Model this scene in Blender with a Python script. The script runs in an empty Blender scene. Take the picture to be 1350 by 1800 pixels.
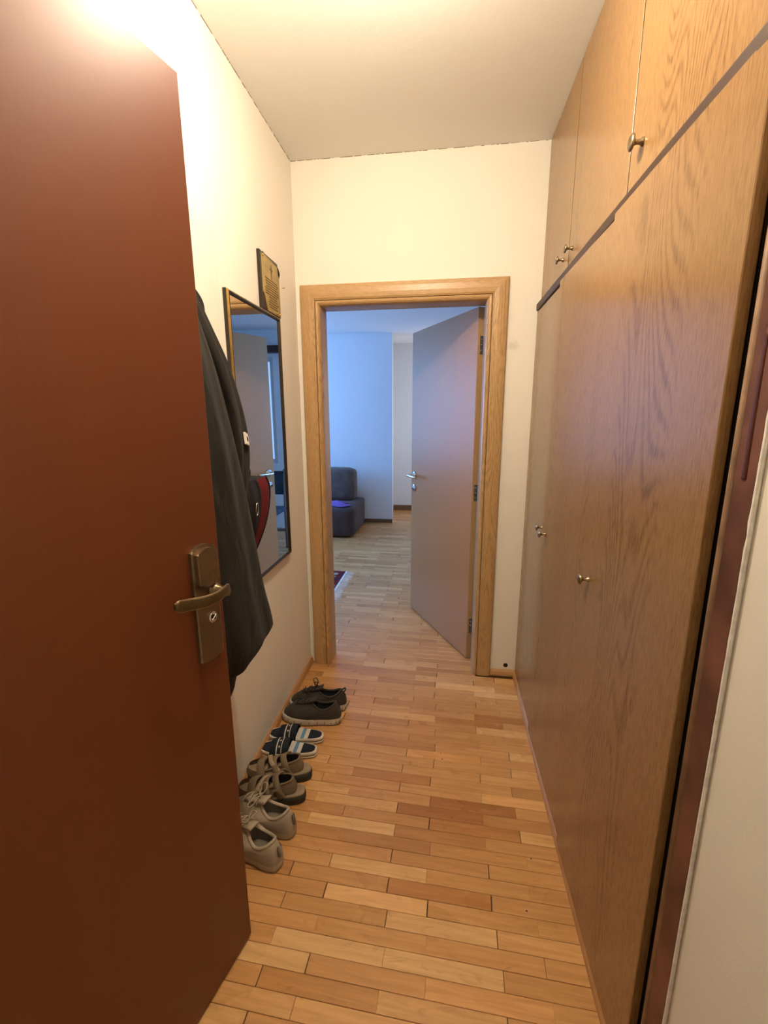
import bpy, bmesh, math, random
from mathutils import Vector, Matrix

random.seed(7)
S = bpy.context.scene
COL = S.collection

# ------------------------------------------------------------------ camera
F_PX, YAW, PITCH, ROLL, CAM_H = 784.56, 0.1364, -0.2127, -0.0043, 1.4431
cy_, sy_, cp_, sp_ = math.cos(YAW), math.sin(YAW), math.cos(PITCH), math.sin(PITCH)
fw = Vector((-sy_ * cp_, cy_ * cp_, sp_))
r0 = Vector((cy_, sy_, 0)); u0 = r0.cross(fw)
rt = math.cos(ROLL) * r0 + math.sin(ROLL) * u0
up = -math.sin(ROLL) * r0 + math.cos(ROLL) * u0
cam = bpy.data.cameras.new('camera'); cam_o = bpy.data.objects.new('camera', cam); COL.objects.link(cam_o)
cam.sensor_fit = 'HORIZONTAL'; cam.sensor_width = 36; cam.lens = F_PX / 1350 * 36
cam.clip_start = 0.02; cam.clip_end = 100
cam_o.matrix_world = Matrix(((rt.x, up.x, -fw.x, 0), (rt.y, up.y, -fw.y, 0), (rt.z, up.z, -fw.z, CAM_H), (0, 0, 0, 1)))
S.camera = cam_o

# ------------------------------------------------------------------ world, lights, exposure
W = bpy.data.worlds.new('world'); S.world = W; W.use_nodes = True
bg = W.node_tree.nodes['Background']; bg.inputs[0].default_value = (0.30, 0.52, 1.0, 1); bg.inputs[1].default_value = 1.2

def light(name, kind, loc, energy, color, rot=(0, 0, 0), **kw):
    l = bpy.data.lights.new(name, kind); l.energy = energy; l.color = color
    for k, v in kw.items(): setattr(l, k, v)
    o = bpy.data.objects.new(name, l); o.location = loc; o.rotation_euler = rot; COL.objects.link(o); return o
# hallway ceiling bulb, above the top of the picture
light('hall_bulb', 'POINT', (-0.17, 1.06, 2.46), 37, (1.0, 0.845, 0.635), shadow_soft_size=0.05)
# daylight through the living-room window (left) and through the balcony window at the end of the passage
light('window_daylight', 'AREA', (-3.50, 4.60, 1.55), 92, (0.20, 0.45, 1.0), rot=(0, math.radians(-90), 0), shape='RECTANGLE', size=1.5, size_y=2.0)
light('passage_daylight', 'AREA', (0.40, 6.40, 1.4), 7, (1.0, 0.88, 0.70), rot=(0, math.radians(90), 0), shape='RECTANGLE', size=1.6, size_y=0.7)
# fill light added on the unseen landing behind the viewer, lifts the near parts
light('landing_fill', 'POINT', (0.0, -0.8, 2.1), 6, (1.0, 0.90, 0.74), shadow_soft_size=0.12)
vs = S.view_settings
vs.view_transform = 'Standard'; vs.look = 'None'; vs.gamma = 1; vs.use_curve_mapping = False; vs.exposure = 0.25

# ------------------------------------------------------------------ mesh helpers
def tag(o, label=None, cat=None, group=None, kind=None):
    if label: o['label'] = label
    if cat: o['category'] = cat
    if group: o['group'] = group
    if kind: o['kind'] = kind
    return o
def empty(name, loc):
    o = bpy.data.objects.new(name, None); o.location = loc; o.empty_display_size = 0.05; COL.objects.link(o); return o
def link(name, me, m, parent=None, smooth=False):
    o = bpy.data.objects.new(name, me); COL.objects.link(o)
    if m is not None: me.materials.append(m)
    if parent is not None:
        o.parent = parent
        if parent.type == 'EMPTY': o.matrix_parent_inverse = Matrix.Translation(-Vector(parent.location))
    if smooth: me.polygons.foreach_set('use_smooth', [True] * len(me.polygons))
    return o
def mesh(name, verts, faces, m, parent=None, smooth=False, recalc=True, M=None):
    if M is not None: verts = [M @ Vector(v) for v in verts]
    me = bpy.data.meshes.new(name); me.from_pydata([tuple(v) for v in verts], [], faces)
    if recalc:
        bm = bmesh.new(); bm.from_mesh(me); bmesh.ops.recalc_face_normals(bm, faces=bm.faces); bm.to_mesh(me); bm.free()
    me.update()
    return link(name, me, m, parent, smooth)
BOXF = [(0, 3, 2, 1), (4, 5, 6, 7), (0, 1, 5, 4), (1, 2, 6, 5), (2, 3, 7, 6), (3, 0, 4, 7)]
def boxv(x0, x1, y0, y1, z0, z1):
    return [(x0, y0, z0), (x1, y0, z0), (x1, y1, z0), (x0, y1, z0), (x0, y0, z1), (x1, y0, z1), (x1, y1, z1), (x0, y1, z1)]
def boxes(name, bl, m, parent=None):
    V, Fc = [], []
    for b in bl:
        n = len(V); V += boxv(*b); Fc += [tuple(i + n for i in f) for f in BOXF]
    return mesh(name, V, Fc, m, parent, recalc=False)
def bbox(name, b, m, parent=None, bevel=0.002, seg=2, M=None):
    bm = bmesh.new(); vs_ = [bm.verts.new(v) for v in boxv(*b)]
    for f in BOXF: bm.faces.new([vs_[i] for i in f])
    bmesh.ops.bevel(bm, geom=bm.edges[:], offset=bevel, segments=seg, affect='EDGES', profile=0.5)
    if M is not None: bmesh.ops.transform(bm, matrix=M, verts=bm.verts)
    bmesh.ops.recalc_face_normals(bm, faces=bm.faces)
    me = bpy.data.meshes.new(name); bm.to_mesh(me); bm.free()
    return link(name, me, m, parent)
def prism(name, outline, M, h0, h1, m, parent=None, bevel=0.0, seg=2, smooth=False):
    """outline: list of (u,v); extruded along the third local axis from h0 to h1, then M"""
    bm = bmesh.new(); n = len(outline)
    a = [bm.verts.new((u, v, h0)) for u, v in outline]; b = [bm.verts.new((u, v, h1)) for u, v in outline]
    bm.faces.new(a[::-1]); top = bm.faces.new(b)
    for i in range(n): bm.faces.new((a[i], a[(i + 1) % n], b[(i + 1) % n], b[i]))
    if bevel: bmesh.ops.bevel(bm, geom=list(top.edges), offset=bevel, segments=seg, affect='EDGES', profile=0.5)
    bmesh.ops.transform(bm, matrix=M, verts=bm.verts); bmesh.ops.recalc_face_normals(bm, faces=bm.faces)
    me = bpy.data.meshes.new(name); bm.to_mesh(me); bm.free()
    return link(name, me, m, parent, smooth)
def loft(name, rings, m, parent=None, caps=True, closed=True, smooth=True, M=None):
    n = len(rings[0]); V = [p for r in rings for p in r]; Fc = []
    for i in range(len(rings) - 1):
        for j in range(n if closed else n - 1):
            k = (j + 1) % n; Fc.append((i * n + j, i * n + k, (i + 1) * n + k, (i + 1) * n + j))
    if caps:
        for base in (0, (len(rings) - 1) * n):
            c = len(V); V.append(tuple(sum(V[base + j][a] for j in range(n)) / n for a in range(3)))
            for j in range(n): Fc.append((base + j, base + (j + 1) % n, c))
    return mesh(name, V, Fc, m, parent, smooth, M=M)
def crom(pts, k=6, closed=False):
    """Catmull-Rom through pts"""
    P = [Vector(p) for p in pts]; out = []; n = len(P)
    rng = range(n if closed else n - 1)
    for i in rng:
        if closed: a, b, c, d = P[(i - 1) % n], P[i], P[(i + 1) % n], P[(i + 2) % n]
        else: a, b, c, d = P[max(i - 1, 0)], P[i], P[i + 1], P[min(i + 2, n - 1)]
        for j in range(k):
            t = j / k
            out.append(0.5 * ((2 * b) + (c - a) * t + (2 * a - 5 * b + 4 * c - d) * t * t + (3 * b - a - 3 * c + d) * t ** 3))
    if not closed: out.append(P[-1])
    return out
def tube(name, pts, rad, m, parent=None, seg=8, flat=1.0, M=None, closed=False, flatdir=None):
    P = [Vector(p) for p in pts]; rings = []
    R = rad if isinstance(rad, (list, tuple)) else [rad] * len(P)
    if len(R) != len(P): R = [R[0] + (R[-1] - R[0]) * i / (len(P) - 1) for i in range(len(P))] if len(R) == 2 else [R[min(int(i * len(R) / len(P)), len(R) - 1)] for i in range(len(P))]
    n0 = Vector(flatdir) if flatdir else Vector((0, 0, 1))
    prev = None
    for i, p in enumerate(P):
        if closed: t = P[(i + 1) % len(P)] - P[i - 1]
        else: t = P[min(i + 1, len(P) - 1)] - P[max(i - 1, 0)]
        if t.length < 1e-9: t = Vector((0, 0, 1))
        t.normalize()
        a = (prev if prev is not None else n0); a = a - t * a.dot(t)
        if a.length < 1e-4: a = Vector((1, 0, 0)) - t * t.x
        if a.length < 1e-4: a = Vector((0, 1, 0)) - t * t.y
        a.normalize(); b = t.cross(a); prev = a
        rings.append([tuple(p + (a * math.cos(2 * math.pi * k / seg) * flat + b * math.sin(2 * math.pi * k / seg)) * R[i]) for k in range(seg)])
    if closed: rings.append(rings[0])
    return loft(name, rings, m, parent, caps=not closed, M=M)
def lathe(name, prof, m, parent=None, seg=16, M=None):
    """prof: (radius, height) along local z"""
    rings = [[(r * math.cos(2 * math.pi * k / seg), r * math.sin(2 * math.pi * k / seg), h) for k in range(seg)] for r, h in prof]
    return loft(name, rings, m, parent, M=M)
def basis(o, x, y, z):
    return Matrix(((x[0], y[0], z[0], o[0]), (x[1], y[1], z[1], o[1]), (x[2], y[2], z[2], o[2]), (0, 0, 0, 1)))

# ------------------------------------------------------------------ materials
def newmat(name, rough=0.5, metal=0.0, spec=0.5):
    m = bpy.data.materials.new(name); m.use_nodes = True; nt = m.node_tree
    b = nt.nodes['Principled BSDF']; b.inputs['Roughness'].default_value = rough; b.inputs['Metallic'].default_value = metal
    b.inputs['Specular IOR Level'].default_value = spec
    return m, nt, b
def N(nt, t, **kw):
    n = nt.nodes.new(t)
    for k, v in kw.items():
        if k in n.inputs.keys() if isinstance(k, str) else False: n.inputs[k].default_value = v
        else: setattr(n, k, v)
    return n
def ramp(nt, src, stops):
    r = nt.nodes.new('ShaderNodeValToRGB'); e = r.color_ramp.elements
    while len(e) < len(stops): e.new(0.5)
    for i, (p, c) in enumerate(stops): e[i].position = p; e[i].color = (*c, 1) if len(c) == 3 else c
    nt.links.new(src, r.inputs[0]); return r
def mathn(nt, op, a, b=None):
    n = nt.nodes.new('ShaderNodeMath'); n.operation = op
    for i, v in enumerate((a, b)):
        if v is None: continue
        if isinstance(v, (int, float)): n.inputs[i].default_value = v
        else: nt.links.new(v, n.inputs[i])
    return n.outputs[0]
def mixc(nt, fac, a, b, mode='MIX'):
    n = nt.nodes.new('ShaderNodeMix'); n.data_type = 'RGBA'; n.blend_type = mode
    for i, v in ((0, fac), (6, a), (7, b)):
        if isinstance(v, (int, float)): n.inputs[i].default_value = v
        elif isinstance(v, tuple): n.inputs[i].default_value = (*v, 1) if len(v) == 3 else v
        else: nt.links.new(v, n.inputs[i])
    return n.outputs[2]
def coords(nt, scale, offset=None):
    tc = nt.nodes.new('ShaderNodeTexCoord'); mp = nt.nodes.new('ShaderNodeMapping'); mp.inputs['Scale'].default_value = scale
    src = tc.outputs['Object']
    if offset is not None:
        ad = nt.nodes.new('ShaderNodeVectorMath'); ad.operation = 'ADD'; nt.links.new(src, ad.inputs[0]); nt.links.new(offset, ad.inputs[1]); src = ad.outputs[0]
    nt.links.new(src, mp.inputs[0]); return mp.outputs[0]
def noise(nt, vec, scale=1.0, detail=3.0, rough=0.5, dist=0.0):
    n = nt.nodes.new('ShaderNodeTexNoise'); n.inputs['Scale'].default_value = scale; n.inputs['Detail'].default_value = detail
    n.inputs['Roughness'].default_value = rough; n.inputs['Distortion'].default_value = dist
    nt.links.new(vec, n.inputs['Vector']); return n.outputs[0]
def bump(nt, b, h, strength=0.1, dist=0.002):
    n = nt.nodes.new('ShaderNodeBump'); n.inputs['Strength'].default_value = strength; n.inputs['Distance'].default_value = dist
    nt.links.new(h, n.inputs['Height']); nt.links.new(n.outputs[0], b.inputs['Normal'])
def plain(name, color, rough=0.5, metal=0.0, spec=0.5, var=0.0, vscale=30.0, bmp=0.0, bscale=400.0):
    m, nt, b = newmat(name, rough, metal, spec); b.inputs['Base Color'].default_value = (*color, 1)
    if var:
        n = noise(nt, coords(nt, (1, 1, 1)), vscale, 4)
        c = ramp(nt, n, [(0.3, tuple(x * (1 - var) for x in color)), (0.7, tuple(min(1, x * (1 + var)) for x in color))])
        nt.links.new(c.outputs[0], b.inputs['Base Color'])
    if bmp: bump(nt, b, noise(nt, coords(nt, (1, 1, 1)), bscale, 2), bmp, 0.001)
    return m
def wood(name, light_c, dark_c, along='z', rough=0.3, spec=0.5, contour=0.5, freq=30.0, wide=7.0, fine=620.0, pores=0.35, plen=0.055, broadw=0.22):
    """oak-like veneer, grain along the given axis: soft bands, cathedral lines in places, short pores"""
    m, nt, b = newmat(name, rough, 0, spec)
    ax = 'xyz'.index(along)
    def sc(c, l): v = [c, c, c]; v[ax] = l; return tuple(v)
    broad = noise(nt, coords(nt, sc(wide, wide * 0.08)), 1, 2)
    cont = mathn(nt, 'MULTIPLY', noise(nt, coords(nt, sc(wide * 0.8, wide * 0.14)), 1, 1.5, 0.4), freq)
    lines = mathn(nt, 'POWER', mathn(nt, 'ABSOLUTE', mathn(nt, 'SINE', cont)), 5.0)
    mask = ramp(nt, noise(nt, coords(nt, sc(wide * 0.9, wide * 0.03)), 1.3, 1), [(0.50, (0, 0, 0)), (0.64, (1, 1, 1))]).outputs[0]
    pore = ramp(nt, noise(nt, coords(nt, sc(fine, fine * plen)), 1, 2, 0.6), [(0.36, (1, 1, 1)), (0.56, (0, 0, 0))]).outputs[0]
    lm = mathn(nt, 'MULTIPLY', mathn(nt, 'MULTIPLY', mathn(nt, 'MULTIPLY', lines, mask), contour), mathn(nt, 'ADD', mathn(nt, 'MULTIPLY', pore, 0.7), 0.45))
    fac = mathn(nt, 'ADD', mathn(nt, 'MULTIPLY', broad, broadw), mathn(nt, 'ADD', lm, mathn(nt, 'MULTIPLY', pore, pores)))
    c = ramp(nt, fac, [(0.05, light_c), (0.80, dark_c)])
    nt.links.new(c.outputs[0], b.inputs['Base Color'])
    bump(nt, b, fac, 0.04, 0.001)
    return m

def wall_material(name, color, patch=False, smudge=False):
    m, nt, b = newmat(name, 0.85, 0, 0.25)
    v = coords(nt, (1, 1, 1))
    n = noise(nt, v, 2.2, 5, 0.6)
    c = ramp(nt, n, [(0.3, tuple(x * 0.965 for x in color)), (0.7, color)]).outputs[0]
    st = ramp(nt, noise(nt, v, 14, 4, 0.7), [(0.66, (0, 0, 0)), (0.80, (1, 1, 1))]).outputs[0]
    c = mixc(nt, mathn(nt, 'MULTIPLY', st, 0.06), c, tuple(x * 0.7 for x in color))
    if patch:   # repainted rectangle on the plaster beside the mirror, slightly duller
        tc = nt.nodes.new('ShaderNodeTexCoord'); sx = nt.nodes.new('ShaderNodeSeparateXYZ'); nt.links.new(tc.outputs['Object'], sx.inputs[0])
        a = mathn(nt, 'LESS_THAN', sx.outputs[1], 1.537); d = mathn(nt, 'LESS_THAN', sx.outputs[2], 2.045)
        e = mathn(nt, 'GREATER_THAN', sx.outputs[2], 1.30); f = mathn(nt, 'MULTIPLY', mathn(nt, 'MULTIPLY', a, d), e)
        c = mixc(nt, mathn(nt, 'MULTIPLY', f, 0.7), c, tuple(x * 0.90 for x in color))
    if smudge:  # greyish scuff beside the upper right of the door casing
        tc = nt.nodes.new('ShaderNodeTexCoord'); ds = nt.nodes.new('ShaderNodeVectorMath'); ds.operation = 'DISTANCE'; nt.links.new(tc.outputs['Object'], ds.inputs[0]); ds.inputs[1].default_value = (0.315, 2.353, 1.775)
        rr = ramp(nt, mathn(nt, 'ADD', ds.outputs['Value'], mathn(nt, 'MULTIPLY', noise(nt, v, 45, 3), 0.05)), [(0.035, (1, 1, 1)), (0.055, (0, 0, 0))]).outputs[0]
        c = mixc(nt, mathn(nt, 'MULTIPLY', rr, 0.35), c, (0.45, 0.42, 0.36))
    nt.links.new(c, b.inputs['Base Color'])
    h = mathn(nt, 'ADD', noise(nt, v, 220, 3), mathn(nt, 'MULTIPLY', noise(nt, v, 18, 3), 2.0))
    bump(nt, b, h, 0.18, 0.0015)
    return m

M_WALL = wall_material('plaster_cream', (0.84, 0.80, 0.72))
M_WALL_L = wall_material('plaster_cream_patched', (0.84, 0.80, 0.72), True)
M_WALL_E = wall_material('plaster_cream_end', (0.84, 0.80, 0.72), False, True)
M_CEIL = wall_material('ceiling_paint', (0.80, 0.79, 0.75))
M_ROOMWALL = wall_material('plaster_white', (0.78, 0.78, 0.78))
M_OAK = wood('oak_laminate_wardrobe', (0.340, 0.192, 0.078), (0.165, 0.080, 0.027), 'z', rough=0.25, spec=0.5, contour=0.48, freq=190, wide=4.2, pores=0.36)
M_OAKDOOR = wood('oak_veneer_door', (0.44, 0.235, 0.100), (0.34, 0.170, 0.070), 'z', rough=0.36, spec=0.2, contour=0.10, freq=14, wide=4.0, pores=0.25)
M_FRAMEV = wood('oak_casing_upright', (0.53, 0.330, 0.150), (0.31, 0.175, 0.070), 'z', rough=0.36, contour=0.5, freq=70, wide=10.0, pores=0.40)
M_FRAMEH = wood('oak_casing_header', (0.53, 0.330, 0.150), (0.31, 0.175, 0.070), 'x', rough=0.36, contour=0.5, freq=70, wide=10.0, pores=0.40)
M_MAHOG = wood('mahogany_laminate', (0.185, 0.048, 0.014), (0.105, 0.026, 0.008), 'z', rough=0.42, spec=0.5, contour=0.0, freq=6, wide=2.6, pores=0.08, broadw=0.9)
M_BROWNTRIM = plain('dark_brown_paint', (0.15, 0.062, 0.038), 0.5, 0, 0.25, 0.45, 9.0)
M_BEAD = plain('brown_bead_highlight', (0.30, 0.185, 0.115), 0.38, 0, 0.5, 0.3, 25.0)  # brown lightened so the bead's glossy highlight is in the colour
M_RAIL = wood('dark_walnut_rail', (0.050, 0.021, 0.013), (0.028, 0.012, 0.008), 'y', rough=0.5, contour=0.2)
M_SKIRT = wood('skirting_wood', (0.52, 0.28, 0.12), (0.36, 0.17, 0.065), 'y', rough=0.35, contour=0.2)
M_SKIRTX = wood('skirting_wood_end', (0.55, 0.31, 0.14), (0.40, 0.20, 0.08), 'x', rough=0.35, contour=0.2)
M_BROWNSKIRT = plain('brown_skirting', (0.16, 0.085, 0.04), 0.5, var=0.2)
M_BRONZE = plain('antique_bronze', (0.30, 0.235, 0.155), 0.28, 0.9, var=0.08, vscale=60)
M_BRONZE_D = plain('dark_bronze', (0.16, 0.115, 0.06), 0.38, 0.85, var=0.15, vscale=90)
M_CHROME = plain('satin_chrome', (0.75, 0.74, 0.72), 0.18, 1.0)
M_STEEL = plain('hinge_steel', (0.30, 0.27, 0.22), 0.35, 0.9)
M_BLACK = plain('black_void', (0.012, 0.010, 0.009), 0.8)
M_CARC = plain('carcass_dark_board', (0.05, 0.032, 0.018), 0.6)
M_MIRROR = plain('mirror_glass', (0.86, 0.88, 0.88), 0.01, 1.0)
M_FBLACK = plain('mirror_frame_black', (0.020, 0.014, 0.010), 0.35)
M_GOLD = plain('mirror_frame_gold', (0.62, 0.42, 0.13), 0.28, 0.9, var=0.15, vscale=80)
M_PAINTBEAD = plain('white_paint_edge', (0.84, 0.82, 0.78), 0.7, var=0.15, vscale=60, bmp=0.3)

def parquet_material():
    m, nt, b = newmat('beech_parquet', 0.30, 0, 0.5)
    oi = nt.nodes.new('ShaderNodeObjectInfo'); ge = nt.nodes.new('ShaderNodeNewGeometry')
    rnd = mathn(nt, 'FRACT', mathn(nt, 'ADD', oi.outputs['Random'], mathn(nt, 'MULTIPLY', ge.outputs['Random Per Island'], 7.31)))
    cb = nt.nodes.new('ShaderNodeCombineXYZ'); nt.links.new(mathn(nt, 'MULTIPLY', rnd, 37.0), cb.inputs[0]); nt.links.new(mathn(nt, 'MULTIPLY', rnd, 91.0), cb.inputs[1])
    base = ramp(nt, rnd, [(0.00, (0.453, 0.218, 0.077)), (0.16, (0.536, 0.273, 0.099)), (0.45, (0.597, 0.322, 0.121)), (0.72, (0.577, 0.294, 0.110)), (0.90, (0.670, 0.387, 0.160)), (1.00, (0.711, 0.436, 0.193))]).outputs[0]
    g = noise(nt, coords(nt, (5, 60, 60), cb.outputs[0]), 1, 4, 0.6, 0.6)
    c = mixc(nt, 1.0, base, ramp(nt, g, [(0.25, (0.80, 0.74, 0.66)), (0.65, (1.06, 1.06, 1.06))]).outputs[0], 'MULTIPLY')
    fl = ramp(nt, noise(nt, coords(nt, (11, 26, 26), cb.outputs[0]), 1, 3, 0.55, 1.2), [(0.60, (0, 0, 0)), (0.78, (1, 1, 1))]).outputs[0]
    c = mixc(nt, mathn(nt, 'MULTIPLY', fl, 0.5), c, (0.36, 0.145, 0.045))
    c = mixc(nt, 1.0, c, oi.outputs['Color'], 'MULTIPLY')
    nt.links.new(c, b.inputs['Base Color'])
    rr = ramp(nt, noise(nt, coords(nt, (3, 3, 3), cb.outputs[0]), 1, 4), [(0.3, (0.24, 0.24, 0.24)), (0.7, (0.40, 0.40, 0.40))]).outputs[0]
    nt.links.new(rr, b.inputs['Roughness'])
    bump(nt, b, g, 0.04, 0.001)
    return m
M_PARQ = parquet_material()
M_JOINT = plain('parquet_joint', (0.10, 0.045, 0.016), 0.7)

# ------------------------------------------------------------------ key dimensions (metres, viewer at the origin)
XL, XW, YE, HC = -0.767, 0.417, 2.353, 2.631          # left wall, wardrobe face, end wall, hall ceiling
YR = YE + 0.12                                          # room side of the end wall
FXL, FXR, FZT = -0.741, 0.279, 2.080                    # door casing outer edges
RZ = 2.466                                              # living-room ceiling
RX0, RX1, RYF, RYP, XC = -3.6, 1.6, 5.935, 6.80, -0.70  # living room extents, passage end wall, corner of the far wall

# ------------------------------------------------------------------ structure
def struct(o, label, cat): return tag(o, label, cat, kind='structure')
floor = struct(boxes('floor', [(XL - 0.15, 1.05, 0.05, YR, -0.06, -0.0075), (RX0, RX1, YR, RYP, -0.06, -0.0075)], M_JOINT), 'beech block parquet floor running from hallway into living room', 'floor')
struct(boxes('wall_left', [(XL - 0.15, XL, -0.10, YE, 0, HC)], M_WALL_L), 'cream plaster hallway wall behind the mirror and the coats', 'wall')
struct(boxes('wall_end', [(RX0, FXL + 0.078, YE, YR, 0, HC), (FXR - 0.078, RX1, YE, YR, 0, HC), (FXL + 0.078, FXR - 0.078, YE, YR, FZT - 0.074, HC)], M_WALL_E), 'cream end wall of the hallway around the oak doorway', 'wall')
struct(boxes('ceiling', [(XL - 0.15, 1.05, -0.10, YE, HC, HC + 0.08)], M_CEIL), 'greyish white hallway ceiling', 'ceiling')
struct(boxes('wall_right', [(0.430, 0.98, 0.05, 0.668, 0, HC), (0.98, 1.05, 0.668, YE, 0, HC)], M_WALL), 'cream wall strip at the right edge, nearer than the wardrobe', 'wall')
struct(boxes('wall_entry', [(XL - 0.15, -0.732, -0.10, 0.05, 0, HC), (0.190, 1.05, -0.10, 0.05, 0, HC), (-0.732, 0.190, -0.10, 0.05, 2.10, HC)], M_WALL), 'entrance wall around the flat door, beside the viewer', 'wall')
# stair landing behind the viewer
struct(boxes('wall_landing', [(-1.6, -1.5, -1.7, -0.10, 0, HC), (1.2, 1.3, -1.7, -0.10, 0, HC), (-1.5, 1.2, -1.7, -1.6, 0, HC), (-1.6, XL - 0.15, -0.12, -0.10, 0, HC), (0.62, 1.3, -0.12, -0.10, 0, HC), (-1.6, 1.3, -1.7, -0.10, HC, HC + 0.08), (-1.6, 1.3, -1.7, 0.05, -0.06, -0.004)], M_WALL), 'plain stair landing walls behind the viewer', 'wall')

# living room
struct(boxes('wall_far', [(RX0, XC - 0.02, RYF, RYF + 0.12, 0, RZ)], M_ROOMWALL), 'bluish white living room wall behind the grey sofa', 'wall')
prism('return_wall', [(XC - 0.02, RYF), (XC, RYF), (XC - 0.088, RYP), (XC - 0.20, RYP), (XC - 0.20, RYF + 0.12), (XC - 0.02, RYF + 0.12)], Matrix.Identity(4), 0, RZ, M_ROOMWALL, bpy.data.objects['wall_far'])
struct(boxes('wall_passage', [(XC - 0.25, 0.55, RYP, RYP + 0.1, 0, RZ)], M_ROOMWALL), 'shaded wall at the end of the passage beside the sofa wall', 'wall')
WY0, WY1, WZ0, WZ1 = 3.50, 5.70, 0.80, 2.30
struct(boxes('wall_room_left', [(RX0 - 0.12, RX0, YE, WY0, 0, RZ), (RX0 - 0.12, RX0, WY1, RYF + 0.12, 0, RZ), (RX0 - 0.12, RX0, WY0, WY1, 0, WZ0), (RX0 - 0.12, RX0, WY0, WY1, WZ1, RZ)], M_ROOMWALL), 'living room wall with the big window, out of view on the left', 'wall')
struct(boxes('wall_room_right', [(RX1, RX1 + 0.1, YE, 5.6, 0, RZ), (0.42, 0.62, 5.50, 5.60, 0, RZ), (1.30, RX1, 5.50, 5.60, 0, RZ), (0.62, 1.30, 5.50, 5.60, 0, 0.85), (0.62, 1.30, 5.50, 5.60, 2.15, RZ), (0.42, 0.54, 5.60, 6.02, 0, RZ), (0.42, 0.54, 6.02, RYP, 2.25, RZ), (0.42, 0.54, 6.02, RYP, 0, 0.5)], M_ROOMWALL), 'living room wall with balcony window, hidden behind the open oak door', 'wall')
struct(boxes('ceiling_room', [(RX0 - 0.12, RX1 + 0.1, YR, RYP + 0.1, RZ, RZ + 0.08)], M_ROOMWALL), 'pale living room ceiling seen through the doorway', 'ceiling')
bpy.data.objects['ceiling_room'].name = 'ceiling_living_room'

M_WFRAME = plain('window_frame_white', (0.75, 0.75, 0.73), 0.45)
mg, ntg, bgp = newmat('window_glass', 0.0); bgp.inputs['Transmission Weight'].default_value = 1.0; bgp.inputs['IOR'].default_value = 1.0; bgp.inputs['Base Color'].default_value = (0.9, 0.95, 1, 1); M_GLASS = mg
w1 = struct(boxes('window_1', [(RX0 - 0.08, RX0 - 0.03, WY0, WY1, WZ0, WZ0 + 0.06), (RX0 - 0.08, RX0 - 0.03, WY0, WY1, WZ1 - 0.06, WZ1), (RX0 - 0.08, RX0 - 0.03, WY0, WY0 + 0.06, WZ0, WZ1), (RX0 - 0.08, RX0 - 0.03, WY1 - 0.06, WY1, WZ0, WZ1), (RX0 - 0.08, RX0 - 0.03, 4.57, 4.63, WZ0, WZ1)], M_WFRAME), 'white living room window on the left, lighting the sofa wall', 'window')
w2 = struct(boxes('window_2', [(0.62, 0.67, 5.53, 5.58, 0.85, 2.15), (1.25, 1.30, 5.53, 5.58, 0.85, 2.15), (0.67, 1.25, 5.53, 5.58, 0.85, 0.90), (0.67, 1.25, 5.53, 5.58, 2.10, 2.15)], M_WFRAME), 'white balcony window, a narrow strip of it visible in the mirror', 'window')
boxes('pane', [(0.67, 1.25, 5.550, 5.554, 0.90, 2.10)], M_GLASS, w2)
for a, c_ in ((WY0 + 0.06, 4.57), (4.63, WY1 - 0.06)):
    boxes('pane', [(RX0 - 0.057, RX0 - 0.053, a, c_, WZ0 + 0.06, WZ1 - 0.06)], M_GLASS, w1)

# skirting boards
def strip(name, prof, p0, p1, m, label, up_axis=None):
    d = (Vector(p1) - Vector(p0)).normalized(); side = Vector((-d.y, d.x, 0))
    rings = [[tuple(Vector(p) + side * u + Vector((0, 0, v))) for u, v in prof] for p in (p0, p1)]
    return struct(loft(name, rings, m, None, smooth=False), label, 'baseboard')
PR = [(0, 0), (0.014, 0), (0.014, 0.010), (0.010, 0.026), (0.004, 0.036), (0, 0.038)]
strip('baseboard_left', PR, (XL, YE, 0), (XL, 0.06, 0), M_SKIRT, 'thin wooden skirting along the wall behind the shoes')
strip('baseboard_end', PR, (XW, YE, 0), (FXR, YE, 0), M_SKIRTX, 'short wooden skirting between oak casing and wardrobe')
strip('baseboard_right', [(0, 0), (0.013, 0), (0.011, 0.012), (0.006, 0.022), (0, 0.026)], (XW + 0.001, 0.69, 0), (XW + 0.001, YE, 0), M_SKIRT, 'narrow floor moulding along the foot of the wardrobe')
strip('baseboard_room', [(0, 0), (0.014, 0), (0.014, 0.045), (0, 0.052)], (XC, RYF, 0), (RX0, RYF, 0), M_BROWNSKIRT, 'brown skirting under the blue lit sofa wall')
strip('baseboard_passage', [(0, 0), (0.014, 0), (0.014, 0.075), (0, 0.082)], (0.42, RYP, 0), (XC - 0.08, RYP, 0), M_BROWNSKIRT, 'dark brown skirting at the end of the passage')

# ------------------------------------------------------------------ parquet: 0.0478 m rows, blocks 0.318 m, rows turned 2 degrees
ROW, LEN, SLOPE = 0.0478, 0.318, -0.036
ANG = math.atan(SLOPE)
def block_mesh(l, w):
    g, t, ch = 0.0005, 0.010, 0.0009
    a, b = l / 2 - g, w / 2 - g
    v = []
    for (x, y, z) in ((a, b, -t), (a, b, -ch), (a - ch, b - ch, 0)):
        v += [(-x, -y, z), (x, -y, z), (x, y, z), (-x, y, z)]
    f = [(8, 9, 10, 11)]
    for k in (0, 4):
        for j in range(4): f.append((k + j, k + (j + 1) % 4, k + 4 + (j + 1) % 4, k + 4 + j))
    return v, f
mesh_cache = {}
def block_data(l):
    key = round(l, 3)
    if key not in mesh_cache:
        v, f = block_mesh(key, ROW); me = bpy.data.meshes.new('parquet_block'); me.from_pydata(v, [], f); me.update(); me.materials.append(M_PARQ); mesh_cache[key] = me
    return mesh_cache[key]
TINT = []   # (x, y, colour) of blocks whose tone stands out in the photograph
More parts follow.
